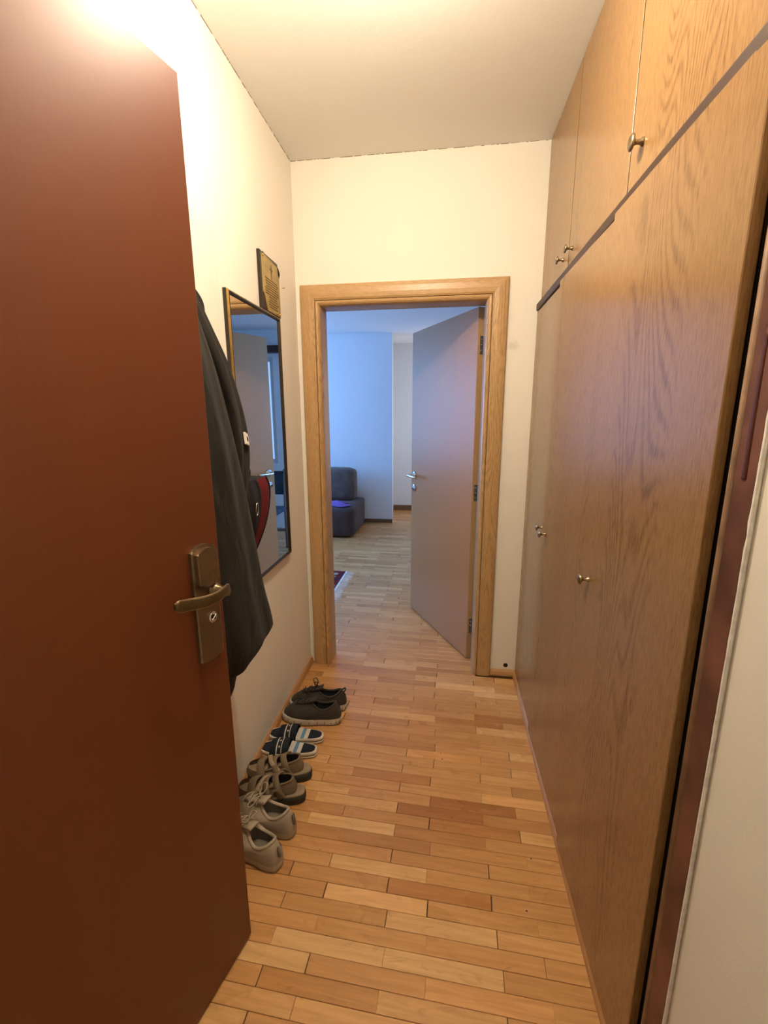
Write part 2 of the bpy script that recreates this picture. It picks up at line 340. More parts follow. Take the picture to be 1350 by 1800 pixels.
blocks_V, blocks_F, n_ind = [], [], 0
TINTS = [(0.205, 1.985, (0.70, 0.58, 0.5)), (-0.02, 1.985, (0.84, 0.75, 0.68)), (0.05, 1.94, (0.74, 0.62, 0.55)), (0.27, 1.91, (0.78, 0.68, 0.6)), (0.20, 1.46, (0.68, 0.56, 0.48)),
         (-0.13, 1.395, (0.82, 0.72, 0.62)), (0.06, 1.10, (0.80, 0.68, 0.56)), (-0.25, 1.045, (0.80, 0.72, 0.6)), (-0.15, 1.07, (1.16, 1.16, 1.16)), (0.14, 0.868, (1.16, 1.18, 1.18)),
         (-0.20, 0.79, (1.18, 1.28, 1.35)), (-0.42, 0.98, (1.14, 1.16, 1.16)), (0.36, 1.47, (1.22, 1.25, 1.28)), (0.14, 1.66, (1.16, 1.16, 1.16)), (0.40, 1.0, (1.08, 1.08, 1.05)),
         (-0.13, 2.30, (1.12, 1.12, 1.1)), (0.02, 2.21, (1.14, 1.16, 1.14)), (-0.16, 1.54, (0.80, 0.70, 0.62)), (0.08, 1.33, (0.86, 0.78, 0.7)), (-0.45, 0.83, (0.9, 0.86, 0.8))]
for k in range(-18, 124):
    y0 = 0.895 + ROW * (k + 0.5)
    if y0 < 0.07 or y0 > RYP + 0.05: continue
    off = 0.178 if k % 2 == 0 else -0.021
    if y0 < YE - 0.02: lo, hi = XL, XW + 0.02
    elif y0 < YR + 0.02: lo, hi = FXL + 0.08, FXR - 0.08
    else: lo, hi = RX0, RX1
    drift = random.uniform(-0.008, 0.008)
    j0 = int(math.floor((lo - off) / LEN)) - 1
    for j in range(j0, j0 + int((hi - lo) / LEN) + 4):
        a, b = off + j * LEN + drift + random.uniform(-0.002, 0.002), off + (j + 1) * LEN + drift
        a, b = max(a, lo), min(b, hi)
        if b - a < 0.012: continue
        cx = (a + b) / 2; yy = y0 + SLOPE * cx
        if yy > RYP or (yy > RYF and cx < XC - 0.25): continue
        dz = random.uniform(-0.0004, 0.0003)
        vis = 0.66 < yy < 3.30 and ((yy < YR + 0.02) or (-1.05 < cx < 0.25))
        if yy < 1.05 and cx < -0.60: vis = False
        if vis and n_ind < 298:
            l = round((b - a) / 0.004) * 0.004
            o = bpy.data.objects.new('parquet_block', block_data(b - a)); COL.objects.link(o); o.parent = floor
            o.location = (cx, yy, dz); o.rotation_euler = (0, 0, ANG + random.uniform(-0.0008, 0.0008))
            for tx, ty, tc_ in TINTS:
                if a <= tx <= b and abs(ty - (y0 + SLOPE * tx)) < ROW / 2: o.color = (*tc_, 1)
            n_ind += 1
        else:
            v, f = block_mesh(b - a, ROW); n = len(blocks_V); ca, sa = math.cos(ANG), math.sin(ANG)
            blocks_V += [(cx + x * ca - y * sa, yy + x * sa + y * ca, z + dz) for x, y, z in v]; blocks_F += [tuple(i + n for i in q) for q in f]
tag(mesh('parquet_blocks', blocks_V, blocks_F, M_PARQ, floor, recalc=False), kind='stuff')

# ------------------------------------------------------------------ oak doorway: casing + rounded lining, mitred
trim = empty('trim_1', ((FXL + FXR) / 2, YE, 0)); struct(trim, 'oak door casing with rounded edges around the living room doorway', 'door frame')
CAS = [(0, YE), (0, 2.337), (0.004, 2.332), (0.020, 2.329), (0.045, 2.328), (0.064, 2.330), (0.0725, 2.335), (0.0725, 2.350)]
LIN = [(0.0757, 2.352), (0.0757, 2.335), (0.080, 2.3325), (0.087, 2.334), (0.094, 2.340), (0.0985, 2.350), (0.100, 2.366), (0.100, YR - 0.012), (0.085, YR - 0.012), (0.085, YR + 0.004), (0.06, YR + 0.004)]
def casing(name, prof):
    L = lambda u, y, z: (FXL + u, y, z); Rr = lambda u, y, z: (FXR - u, y, z)
    loft(name, [[L(u, y, 0) for u, y in prof], [L(u, y, FZT - u) for u, y in prof]], M_FRAMEV, trim, caps=False, closed=False, smooth=False)
    loft(name, [[L(u, y, FZT - u) for u, y in prof], [Rr(u, y, FZT - u) for u, y in prof]], M_FRAMEH, trim, caps=False, closed=False, smooth=False)
    loft(name, [[Rr(u, y, FZT - u) for u, y in prof], [Rr(u, y, 0) for u, y in prof]], M_FRAMEV, trim, caps=False, closed=False, smooth=False)
casing('casing', CAS); casing('lining', LIN)

# ------------------------------------------------------------------ interior oak door, opened into the living room
idoor = empty('door_1', (0.153, 2.491, 0)); struct(idoor, 'oak veneer interior door standing open into the living room', 'door')
DA = Vector((-0.484, 0.875, 0)).normalized(); DN = Vector((-DA.y, DA.x, 0)); 
if DN.dot(Vector((-1, -1, 0))) < 0: DN = -DN
MI = basis((0.153, 2.491, 0), DA, -DN, (0, 0, 1))       # u along leaf, v away from viewer, w up
bbox('leaf', (0, 0.806, 0, 0.040, 0.010, 1.985), M_OAKDOOR, idoor, 0.0015, 1, MI)
bbox('edge_band', (-0.0012, 0.0, 0.003, 0.037, 0.012, 1.983), M_FRAMEV, idoor, 0.0004, 1, MI)
for zc in (1.80, 1.02, 0.22):
    h = bbox('hinge', (-0.004, -0.0012, 0.010, 0.038, zc - 0.045, zc + 0.045), M_STEEL, idoor, 0.0008, 1, MI)
    tube('hinge_knuckle', [MI @ Vector((-0.006, 0.042, zc - 0.045)), MI @ Vector((-0.006, 0.042, zc + 0.045))], 0.006, M_STEEL, h)
    for dz in (-0.028, 0.0, 0.028):
        lathe('screw', [(0.0035, 0), (0.0035, 0.0006), (0.002, 0.001)], M_CHROME, h, 8, MI @ basis((-0.004, 0.020, zc + dz), (0, 0, 1), (0, 1, 0), (-1, 0, 0)))
for side, nm in ((-1, 0), (1, 1)):
    v0 = 0.0 if side < 0 else 0.040
    MR = MI @ basis((0.755, v0, 1.030), (1, 0, 0), (0, 0, 1), (0, side, 0))
    hd = lathe('door_handle', [(0.026, 0), (0.026, 0.006), (0.024, 0.008), (0.011, 0.008), (0.010, 0.02)], M_CHROME, idoor, 20, MR)
    tube('lever', crom([MR @ Vector(p) for p in ((0, 0, 0.008), (0, 0, 0.045), (-0.008, 0, 0.056), (-0.03, 0, 0.058), (-0.13, 0, 0.058))], 5), 0.0095, M_CHROME, hd, 10)
    MK = MI @ basis((0.755, v0, 0.940), (1, 0, 0), (0, 0, 1), (0, side, 0))
    lk = lathe('lock_rosette', [(0.026, 0), (0.026, 0.006), (0.023, 0.009), (0.012, 0.009), (0.012, 0.014)], M_CHROME, idoor, 20, MK)
    bbox('keyhole', (-0.0015, 0.0015, -0.008, 0.004, 0.0135, 0.0146), M_BLACK, lk, 0.0003, 1, MK)
bbox('lock_faceplate', (0.806, 0.8072, 0.010, 0.030, 0.90, 1.12), M_STEEL, idoor, 0.0004, 1, MI)

# ------------------------------------------------------------------ entrance door (mahogany), hinged at the left
edoor = empty('door_2', (-0.722, 0.05, 0)); struct(edoor, 'reddish brown mahogany entrance door swung open on the left', 'door')
EA = math.radians(76.5); ED = Vector((math.cos(EA), math.sin(EA), 0)); EN = Vector((math.sin(EA), -math.cos(EA), 0))
ME = basis((-0.512, 0.925, 0), ED, (0, 0, 1), EN)       # u along leaf to free edge, v up, w out of the visible face
bbox('leaf', (-0.90, 0, 0.010, 2.070, -0.045, 0), M_MAHOG, edoor, 0.002, 2, ME)
bbox('edge_band', (0.0, 0.0012, 0.012, 2.068, -0.043, -0.002), M_FRAMEV, edoor, 0.0004, 1, ME)
bbox('latch_plate', (0.0012, 0.0022, 0.93, 1.17, -0.034, -0.012), M_STEEL, edoor, 0.0004, 1, ME)
def plate_outline(u0, u1, v0, v1, arch_b, arch_t, n=10):
    o = []
    for i in range(n + 1):
        t = i / n; o.append((u0 + (u1 - u0) * t, v0 - arch_b * math.sin(math.pi * t)))
    for i in range(n + 1):
        t = i / n; o.append((u1 + (u0 - u1) * t, v1 + arch_t * math.sin(math.pi * t)))
    return o
pl_ = prism('lock_plate', plate_outline(-0.090, -0.018, 0.905, 1.160, 0.006, 0.012), ME, 0.0, 0.010, M_BRONZE, edoor, 0.004, 3)
prism('raised_pad', plate_outline(-0.084, -0.024, 1.088, 1.155, 0.010, 0.010), ME, 0.009, 0.020, M_BRONZE, pl_, 0.004, 3)
LV = ME @ basis((-0.036, 1.062, 0.008), (1, 0, 0), (0, 1, 0), (0, 0, 1))
lvr = lathe('door_lever', [(0.017, 0), (0.017, 0.006), (0.012, 0.012), (0.0105, 0.030), (0.0105, 0.042)], M_BRONZE, edoor, 18, LV)
# lever blade: flat, slightly bowed, with a bright rim
def blade(half, thick, z_off, name, m, parent):
    rings = []
    for i in range(15):
        t = i / 14; u = 0.004 - 0.142 * t; v = 0.010 - 0.026 * t + 0.034 * t * t; w = 0.042 + 0.012 * math.sin(math.pi * min(t * 1.3, 1)) - 0.010 * t
        hh = half * (0.92 + 0.12 * t) * (1 if 0 < i < 14 else 0.55)
        rings.append([tuple(LV @ Vector((u, v + hh * math.cos(a), w + z_off + thick * math.sin(a)))) for a in [2 * math.pi * k / 16 for k in range(16)]])
    return loft(name, rings, m, parent)
bl = blade(0.0135, 0.0030, 0.0, 'lever_blade', M_BRONZE, lvr)
blade(0.0112, 0.0016, 0.0019, 'blade_inlay', M_BRONZE_D, lvr)
KC = ME @ basis((-0.048, 1.000, 0.010), (1, 0, 0), (0, 1, 0), (0, 0, 1))
kc = lathe('thumb_turn', [(0.0125, 0), (0.0125, 0.004), (0.0105, 0.0055), (0.0095, 0.004), (0.0085, 0.004)], M_CHROME, edoor, 20, KC)
bbox('thumb_slot', (-0.0085, 0.0085, -0.0022, 0.0022, 0.003, 0.0075), M_CHROME, kc, 0.0008, 1, KC @ Matrix.Rotation(math.radians(35), 4, 'Z'))
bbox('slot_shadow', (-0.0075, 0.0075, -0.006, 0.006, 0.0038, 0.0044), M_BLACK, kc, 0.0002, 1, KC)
for zc in (1.85, 0.25):
    tube('hinge', [ME @ Vector((-0.905, zc - 0.06, 0.006)), ME @ Vector((-0.905, zc + 0.06, 0.006))], 0.008, M_BRONZE, edoor)

# ------------------------------------------------------------------ brown frame strip and paint edge beside the wardrobe
t2 = struct(bbox('trim_2', (0.424, 0.470, 0.672, 0.722, 0, HC), M_BROWNTRIM, None, 0.003, 2), 'dark brown painted wooden strip between wardrobe and right wall', 'trim')
tube('bead', [(0.4275, 0.727, 0.0), (0.4275, 0.727, HC)], 0.0070, M_BEAD, t2, 10)
rr_ = random.Random(3); pv = []
rings = []
for i in range(131):
    z = HC * i / 130; w = 0.0016 + 0.0010 * rr_.random() + 0.0022 * max(0, math.sin(z * 5.1 + 1.0)) * rr_.random()
    rings.append([(0.4235, 0.667, z), (0.4228, 0.668 + w * 0.5, z), (0.4236, 0.6695 + w, z), (0.431, 0.668, z)])
loft('paint_edge', rings, M_PAINTBEAD, t2, smooth=True)

tube('paint_drip', crom([(0.4237, 0.699, 1.56), (0.4236, 0.699, 1.45), (0.4234, 0.698, 1.375), (0.4236, 0.698, 1.352)], 5), [0.004, 0.006], plain('wet_red_brown_paint', (0.085, 0.020, 0.012), 0.25), t2, 8, 0.25, flatdir=(1, 0, 0))

# ------------------------------------------------------------------ built-in wardrobe (lower) and overhead cabinet
wd = empty('wardrobe', (0.70, 1.55, 0)); tag(wd, 'tall oak laminate wardrobe with three plain doors along the right side', 'wardrobe')
boxes('body', [(XW + 0.024, 0.975, 0.772, 0.790, 0, 1.915), (XW + 0.024, 0.975, 2.330, 2.350, 0, 1.915), (XW + 0.024, 0.975, 0.790, 2.330, 0.0, 0.06), (XW + 0.024, 0.975, 0.790, 2.330, 1.89, 1.915), (0.955, 0.975, 0.79, 2.33, 0.06, 1.89), (XW + 0.10, 0.955, 1.30, 1.32, 0.06, 1.89)], M_CARC, wd)
def knob(parent, loc, big=1.0):
    MK_ = basis(loc, (0, 1, 0), (0, 0, 1), (-1, 0, 0))
    kb = lathe('knob', [(0.0075 * big, 0), (0.0075 * big, 0.002), (0.0045 * big, 0.006), (0.0040 * big, 0.014), (0.006 * big, 0.020), (0.0135 * big, 0.0225), (0.0145 * big, 0.0255), (0.011 * big, 0.0290), (0.0045 * big, 0.0310)], M_BRONZE, parent, 20, MK_)
    return kb
def slab_door(name, pts, z0, z1, th, m, parent, bev=0.0015):
    """pts: front-face corners (x,y) near and far"""
    (xa, ya), (xb, yb) = pts; d = Vector((xb - xa, yb - ya, 0)).normalized(); n = Vector((d.y, -d.x, 0))
    Mx = basis((xa, ya, 0), d, n, (0, 0, 1)); L = math.hypot(xb - xa, yb - ya)
    return bbox(name, (0, L, 0, th, z0, z1), m, parent, bev, 1, Mx)
d1 = slab_door('door', [(0.4170, 1.8735), (0.4170, 2.349)], 0.030, 1.921, 0.019, M_OAK, wd)
d2 = slab_door('door', [(0.4130, 1.3130), (0.4065, 1.8722)], 0.030, 1.930, 0.019, M_OAK, wd)
d3 = slab_door('door', [(0.4110, 0.7540), (0.4045, 1.3118)], 0.030, 1.934, 0.019, M_OAK, wd)
knob(d1, (0.417, 1.912, 0.976)); knob(d2, (0.4068, 1.806, 0.974)); knob(d3, (0.4068, 1.248, 0.992), 1.05)

oc = empty('overhead_cabinet', (0.70, 1.55, 1.93)); tag(oc, 'oak laminate overhead cabinet up to the ceiling, above the wardrobe', 'cabinet')
boxes('body', [(XW + 0.036, 0.975, 0.772, 2.350, 1.93, 1.955), (XW + 0.036, 0.975, 0.772, 0.790, 1.955, HC - 0.004), (XW + 0.036, 0.975, 2.332, 2.350, 1.955, HC - 0.004), (0.955, 0.975, 0.79, 2.332, 1.955, HC - 0.004), (XW + 0.036, 0.975, 0.79, 2.332, HC - 0.02, HC - 0.004)], M_CARC, oc)
bbox('ledge', (0.4105, 0.452, 0.754, 2.351, 1.925, 1.957), M_RAIL, oc, 0.005, 3)
XU = 0.431
u1 = slab_door('door', [(XU, 1.8785), (XU, 2.351)], 1.9575, HC - 0.002, 0.019, M_OAK, oc)
u2 = slab_door('door', [(XU, 1.3240), (XU, 1.8735)], 1.9575, HC - 0.002, 0.019, M_OAK, oc)
u3 = slab_door('door', [(XU, 0.754), (XU, 1.3190)], 1.9575, HC - 0.002, 0.019, M_OAK, oc)
M_SEAMSHADE = plain('door_seam_shade', (0.05, 0.024, 0.011), 0.7)
for dd, ya in ((u1, 1.8785), (u2, 1.3240)): boxes('edge_band', [(XU + 0.0004, XU + 0.018, ya - 0.0005, ya, 1.959, HC - 0.004)], M_SEAMSHADE, dd)  # dark strip on the door end, colours in the shade of the seam
knob(u1, (XU, 1.955, 2.024)); knob(u2, (XU, 1.828, 2.023)); knob(u3, (XU, 1.248, 2.054), 1.25)

# ------------------------------------------------------------------ mirror on the left wall
mr = empty('mirror', (XL, 1.76, 0.79)); tag(mr, 'tall wall mirror in a thin black frame with gold line', 'mirror')
MY0, MY1, MZ0, MZ1 = 1.556, 2.056, 0.775, 1.872
XM = -0.7535
boxes('backing', [(XL + 0.001, XM - 0.001, MY0 + 0.006, MY1 - 0.006, MZ0 + 0.006, MZ1 - 0.006)], M_FBLACK, mr)
mesh('glass', [(XM, MY0 + 0.01, MZ0 + 0.01), (XM, MY1 - 0.01, MZ0 + 0.01), (XM, MY1 - 0.01, MZ1 - 0.01), (XM, MY0 + 0.01, MZ1 - 0.01)], [(0, 1, 2, 3)], M_MIRROR, mr)
def frame_ring(name, prof, m):
    c = [(MY0, MZ0, 1, 1), (MY1, MZ0, -1, 1), (MY1, MZ1, -1, -1), (MY0, MZ1, 1, -1)]
    for i in range(4):
        rings = []
        for (y, z, a, b) in (c[i], c[(i + 1) % 4]):
            rings.append([(XL + w, y + a * u, z + b * u) for u, w in prof])
        loft(name, rings, m, mr, caps=False, smooth=False)
frame_ring('frame_side', [(0, 0.001), (0, 0.0125), (0.0015, 0.0135), (0.0030, 0.0125), (0.0030, 0.001)], M_FBLACK)
frame_ring('gold_line', [(0.0018, 0.010), (0.0016, 0.0140), (0.0030, 0.0185), (0.0055, 0.0205), (0.0070, 0.0195), (0.0070, 0.010)], M_GOLD)
frame_ring('inner_frame', [(0.0065, 0.001), (0.0065, 0.0195), (0.0090, 0.0215), (0.0130, 0.0200), (0.0175, 0.0140), (0.0175, 0.001)], M_FBLACK)

# ------------------------------------------------------------------ small parchment plaque above the mirror
pq = empty('wall_plaque', (XL, 1.99, 1.88)); tag(pq, 'small dark plaque with gold parchment, cross and verse above the mirror', 'plaque')
M_PARCH = plain('gold_parchment', (0.40, 0.29, 0.10), 0.42, 0.25, var=0.18, vscale=25)
M_INK = plain('dark_ink', (0.10, 0.065, 0.03), 0.6)
PY0, PY1, PZ0, PZ1 = 1.872, 2.078, 1.872, 2.096
MP = basis((XL, 0, 0), (0, 1, 0), (0, 0, 1), (1, 0, 0))
prism('board', [(PY0, PZ0), (PY1, PZ0), (PY1 + 0.002, PZ1 - 0.05), (PY1 - 0.006, PZ1 - 0.018), (PY1 - 0.012, PZ1), (PY0, PZ1)], MP, 0.001, 0.014, M_FBLACK, pq, 0.002, 1)
sheet = prism('sheet', [(PY0 + 0.055, PZ0 + 0.004), (PY1 - 0.004, PZ0 + 0.004), (PY1 - 0.004, PZ1 - 0.055), (PY1 - 0.018, PZ1 - 0.045), (PY1 - 0.022, PZ1 - 0.018), (PY0 + 0.05, PZ1 - 0.008), (PY0 + 0.012, PZ1 - 0.010), (PY0 + 0.014, PZ0 + 0.07), (PY0 + 0.030, PZ0 + 0.055)], MP, 0.013, 0.0165, M_PARCH, pq, 0.001, 1)
bars = []
yc = (PY0 + PY1) / 2 + 0.005
def bar(y0, y1, z0, z1): bars.append((XL + 0.0163, XL + 0.0172, y0, y1, z0, z1))
bar(yc - 0.0022, yc + 0.0022, PZ1 - 0.085, PZ1 - 0.030); bar(yc - 0.016, yc + 0.016, PZ1 - 0.052, PZ1 - 0.047)
bar(yc - 0.008, yc + 0.008, PZ1 - 0.060, PZ1 - 0.0575); bar(yc - 0.008, yc + 0.008, PZ1 - 0.042, PZ1 - 0.0395)
rp = random.Random(11)
for i in range(12):
    z = PZ1 - 0.095 - i * 0.0098; y = PY0 + 0.030 + (0.03 if z < PZ0 + 0.07 else 0) + rp.random() * 0.02
    while y < PY1 - 0.03 - rp.random() * 0.02:
        w = 0.006 + rp.random() * 0.014; bar(y, min(y + w, PY1 - 0.012), z, z + 0.0045); y += w + 0.004
tag(boxes('verse_print', bars, M_INK, sheet), kind='stuff')
tube('corner_curl', crom([(XL + 0.015, PY1 - 0.004, PZ1 - 0.058), (XL + 0.019, PY1 - 0.010, PZ1 - 0.040), (XL + 0.016, PY1 - 0.016, PZ1 - 0.018)], 4), [0.002, 0.004, 0.003], M_FBLACK, pq, 8)
for y in (PY0 + 0.02, PY1 - 0.02, PY1 - 0.055):
    lathe('gold_pin', [(0.004, 0), (0.005, 0.003), (0.003, 0.006), (0.001, 0.007)], M_GOLD, pq, 10, basis((XL + 0.0165, y, PZ1 - 0.016 if y < 1.95 else PZ0 + 0.012), (0, 1, 0), (0, 0, 1), (1, 0, 0)))
tube('hanging_loop', [(XL + 0.006, PY0 + 0.055 + 0.010 * math.cos(a), PZ1 + 0.006 * math.sin(a)) for a in [2 * math.pi * i / 12 for i in range(12)]], 0.0018, M_FBLACK, pq, 6, closed=True)

# wall plug hole in the end wall and nail beside the plaque
tag(lathe('cable_hole', [(0.013, 0), (0.012, 0.0015), (0.008, 0.002), (0.006, 0.001)], M_BLACK, None, 14, basis((0.366, YE, 0.062), (1, 0, 0), (0, 0, 1), (0, -1, 0))), 'small dark cable hole in the end wall just above the skirting', 'hole')
tag(lathe('nail', [(0.0012, 0), (0.0012, 0.010), (0.003, 0.0105), (0.002, 0.012)], M_STEEL, None, 8, basis((XL, 2.155, 2.022), (0, 1, 0), (0, 0, 1), (1, 0, 0))), 'small nail in the left wall beside the parchment plaque', 'nail')

# ------------------------------------------------------------------ coats and bag on the left wall
def cloth(name, color, rough=0.9, sheen=0.04, wrinkle=0.0):
    m, nt, b = newmat(name, rough, 0, 0.2); v = coords(nt, (1, 1, 1))
    c = ramp(nt, noise(nt, v, 9, 4), [(0.3, tuple(x * 0.75 for x in color)), (0.7, tuple(x * 1.2 for x in color))]).outputs[0]
    nt.links.new(c, b.inputs['Base Color']); b.inputs['Sheen Weight'].default_value = sheen; b.inputs['Sheen Roughness'].default_value = 0.6
    if wrinkle: bump(nt, b, mathn(nt, 'ADD', mathn(nt, 'MULTIPLY', noise(nt, coords(nt, (1, 1, 0.45)), 13, 3, 0.5, 0.8), 1.0), mathn(nt, 'MULTIPLY', noise(nt, v, 700, 2), 0.04)), wrinkle, 0.02)
    else: bump(nt, b, noise(nt, v, 900, 2), 0.25, 0.0008)
    return m
M_COAT = cloth('charcoal_fleece', (0.015, 0.013, 0.010), wrinkle=0.55)
M_COAT2 = cloth('black_cloth', (0.012, 0.010, 0.008))
M_LABEL = plain('white_fabric_label', (0.75, 0.72, 0.66), 0.8)
rack = empty('coat_rack', (XL, 1.06, 1.78)); tag(rack, 'wooden coat rack board on left wall behind the entrance door', 'coat rack')
bbox('board', (XL, XL + 0.018, 0.86, 1.27, 1.755, 1.835), M_FRAMEV, rack, 0.003, 2)
for y in (0.93, 1.05, 1.22):
    tube('hook', crom([(XL + 0.018, y, 1.80), (XL + 0.045, y, 1.79), (XL + 0.055, y, 1.805), (XL + 0.052, y, 1.825)], 4), 0.005, M_BRONZE, rack, 8)
def garment(name, keys, m, parent, folds=0.05, seed=0, nseg=64, power=2.4, sub=6, droop=None):
    """keys: (z, cx, cy, hx, hy) from top to bottom -> closed folded loft"""
    K = [Vector((k[1], k[2], k[0])) for k in keys]; Hh = [Vector((k[3], k[4], 0)) for k in keys]
    C = crom(K, sub); Hs = crom(Hh, sub); rg = random.Random(seed); ph = [rg.uniform(0, 6.28) for _ in range(6)]
    rings = []
    for i, (c, h) in enumerate(zip(C, Hs)):
        t = i / (len(C) - 1); ring = []
        for k in range(nseg):
            a = 2 * math.pi * k / nseg
            ca, sa = math.cos(a), math.sin(a)
            r = (abs(ca) ** power + abs(sa) ** power) ** (-1 / power)
            f = 1 + folds * (0.5 + 0.8 * t) * (math.sin(7 * a + ph[0] + 2.2 * t) + 0.6 * math.sin(11 * a + ph[1] - 3 * t) + 0.5 * math.sin(4 * a + ph[2] + 5 * t))
            z = c.z + 0.006 * math.sin(3 * a + ph[3]) * (1 if i > 0 else 0)
            if droop: z += droop(t, ca, sa)
            ring.append((max(c.x + h.x * r * ca * f, XL + 0.003), c.y + h.y * r * sa * f, z))
        rings.append(ring)
    bot = rings[-1]; cb = (sum(p[0] for p in bot) / nseg, sum(p[1] for p in bot) / nseg, sum(p[2] for p in bot) / nseg)
    rings.append([tuple(p[a] + (cb[a] - p[a]) * 0.12 + (0.012 if a == 2 else 0) for a in range(3)) for p in bot])
    return loft(name, rings, m, parent)
coat = empty('jacket', (-0.70, 1.17, 0.74)); tag(coat, 'dark charcoal jacket hanging on the left wall, half hidden by the entrance door', 'jacket')
garment('body', [(1.79, -0.71, 1.19, 0.022, 0.03), (1.70, -0.69, 1.11, 0.06, 0.070), (1.55, -0.665, 1.065, 0.085, 0.12), (1.35, -0.655, 1.08, 0.10, 0.14), (1.15, -0.65, 1.105, 0.105, 0.155), (0.95, -0.645, 1.125, 0.11, 0.165), (0.82, -0.64, 1.145, 0.112, 0.182), (0.775, -0.64, 1.150, 0.11, 0.178), (0.745, -0.645, 1.12, 0.10, 0.14)], M_COAT, coat, 0.035, 3, droop=lambda t, ca, sa: 0.03 * t ** 6 * (sa + 0.2))
garment('sleeve', [(1.775, -0.705, 1.205, 0.025, 0.03), (1.68, -0.69, 1.215, 0.045, 0.045), (1.58, -0.68, 1.255, 0.055, 0.057), (1.46, -0.675, 1.300, 0.058, 0.062), (1.36, -0.672, 1.318, 0.058, 0.064), (1.27, -0.67, 1.318, 0.052, 0.060), (1.19, -0.668, 1.305, 0.044, 0.046), (1.155, -0.668, 1.295, 0.036, 0.036)], M_COAT, coat, 0.075, 9, 48)
garment('hood', [(1.805, -0.725, 1.225, 0.012, 0.014), (1.785, -0.715, 1.232, 0.020, 0.022), (1.750, -0.705, 1.240, 0.026, 0.028), (1.715, -0.70, 1.243, 0.024, 0.026), (1.69, -0.70, 1.24, 0.016, 0.02)], M_COAT2, coat, 0.12, 5, 40)
lb = Vector((-0.6140, 1.334, 1.374)); ln = Vector((0.80, 0.18, 0.10)).normalized(); lu = Vector((-0.1, 0.55, -0.12)); lu = (lu - ln * lu.dot(ln)).normalized(); lvv = ln.cross(lu)
ML = basis(lb, lu, lvv, ln)
lab = bbox('label', (-0.017, 0.017, -0.019, 0.019, -0.004, 0.003), M_LABEL, coat, 0.001, 1, ML); lab['label'] = 'small white square fabric label'
lathe('label_mark', [(0.009, 0), (0.009, 0.0004), (0.005, 0.0004), (0.005, 0.0002)], M_COAT2, lab, 6, ML @ basis((0, 0, 0.003), (1, 0, 0), (0, 1, 0), (0, 0, 1)))
garment('lower_sleeve', [(1.76, -0.745, 1.04, 0.012, 0.03), (1.60, -0.745, 1.04, 0.014, 0.10), (1.10, -0.745, 1.09, 0.014, 0.14), (0.80, -0.735, 1.12, 0.024, 0.145), (0.66, -0.71, 1.135, 0.046, 0.150), (0.59, -0.705, 1.14, 0.050, 0.145), (0.55, -0.705, 1.12, 0.044, 0.115)], M_COAT2, coat, 0.04, 12)

bag = empty('shoulder_bag', (-0.70, 1.55, 0.97)); tag(bag, 'black and dark red bag hanging in front of the mirror behind the jacket', 'bag')
M_BAGB = cloth('black_nylon', (0.010, 0.009, 0.010), 0.55, 0.0); M_BAGR = cloth('dark_red_nylon', (0.15, 0.006, 0.010), 0.85, 0.0)
E0 = crom([(-0.655, 1.375, 1.235), (-0.640, 1.360, 1.170), (-0.635, 1.355, 1.090), (-0.645, 1.370, 1.020), (-0.665, 1.400, 0.960), (-0.690, 1.435, 0.925)], 4)
E1 = crom([(-0.655, 1.475, 1.225), (-0.640, 1.470, 1.180), (-0.636, 1.450, 1.120), (-0.640, 1.420, 1.060), (-0.660, 1.405, 0.990), (-0.690, 1.430, 0.935)], 4)
E2 = crom([(-0.690, 1.645, 1.215), (-0.688, 1.670, 1.170), (-0.688, 1.660, 1.110), (-0.690, 1.630, 1.050), (-0.695, 1.580, 0.990), (-0.700, 1.520, 0.942)], 4)
E3 = crom([(-0.716, 1.600, 1.220), (-0.722, 1.620, 1.170), (-0.722, 1.600, 1.110), (-0.722, 1.570, 1.050), (-0.720, 1.530, 0.990), (-0.715, 1.490, 0.942)], 4)
E4 = crom([(-0.716, 1.420, 1.230), (-0.722, 1.400, 1.170), (-0.722, 1.390, 1.090), (-0.722, 1.400, 1.020), (-0.720, 1.420, 0.960), (-0.715, 1.450, 0.925)], 4)
def mid(A, B, push): return [(a + b) / 2 + Vector(push) * math.sin(math.pi * (i + 0.5) / len(A)) for i, (a, b) in enumerate(zip(A, B))]
bk = loft('body', [[tuple(x) for x in r] for r in zip(E3, mid(E3, E4, (0, 0, 0)), E4, E0, mid(E0, E1, (0.012, -0.014, 0)), E1, [a + (b - a) * 0.04 for a, b in zip(E1, E2)])], M_BAGB, bag, caps=False, closed=True)
loft('gusset', [[tuple(x) for x in r] for r in zip(E1, mid(E1, E2, (0.016, -0.006, 0)), E2, [a + Vector((-0.014, 0.004, 0)) for a in E2], E3)], M_BAGR, bag, caps=False, closed=False)
tube('piping', E1, 0.0045, M_BAGB, bag, 8); tube('piping', E2, 0.005, M_BAGB, bag, 8)
tp = [E0[0], mid(E0, E1, (0.012, -0.014, 0))[0], E1[0], mid(E1, E2, (0.016, -0.006, 0))[0], E2[0], E3[0], E4[0]]
mesh('top', tp + [sum(tp, Vector()) / 7 + Vector((0, 0, 0.012))], [(i, (i + 1) % 7, 7) for i in range(7)], M_BAGB, bag)
bt = [E0[-1], E1[-1], E2[-1], E3[-1], E4[-1]]
mesh('bottom', bt, [tuple(range(5))], M_BAGB, bag)
tube('carry_loop', crom([(-0.69, 1.42, 1.225), (-0.675, 1.425, 1.250), (-0.67, 1.450, 1.258), (-0.68, 1.468, 1.235), (-0.69, 1.475, 1.215)], 5), 0.011, cloth('brown_webbing', (0.08, 0.06, 0.045)), bag, 8, 0.5)
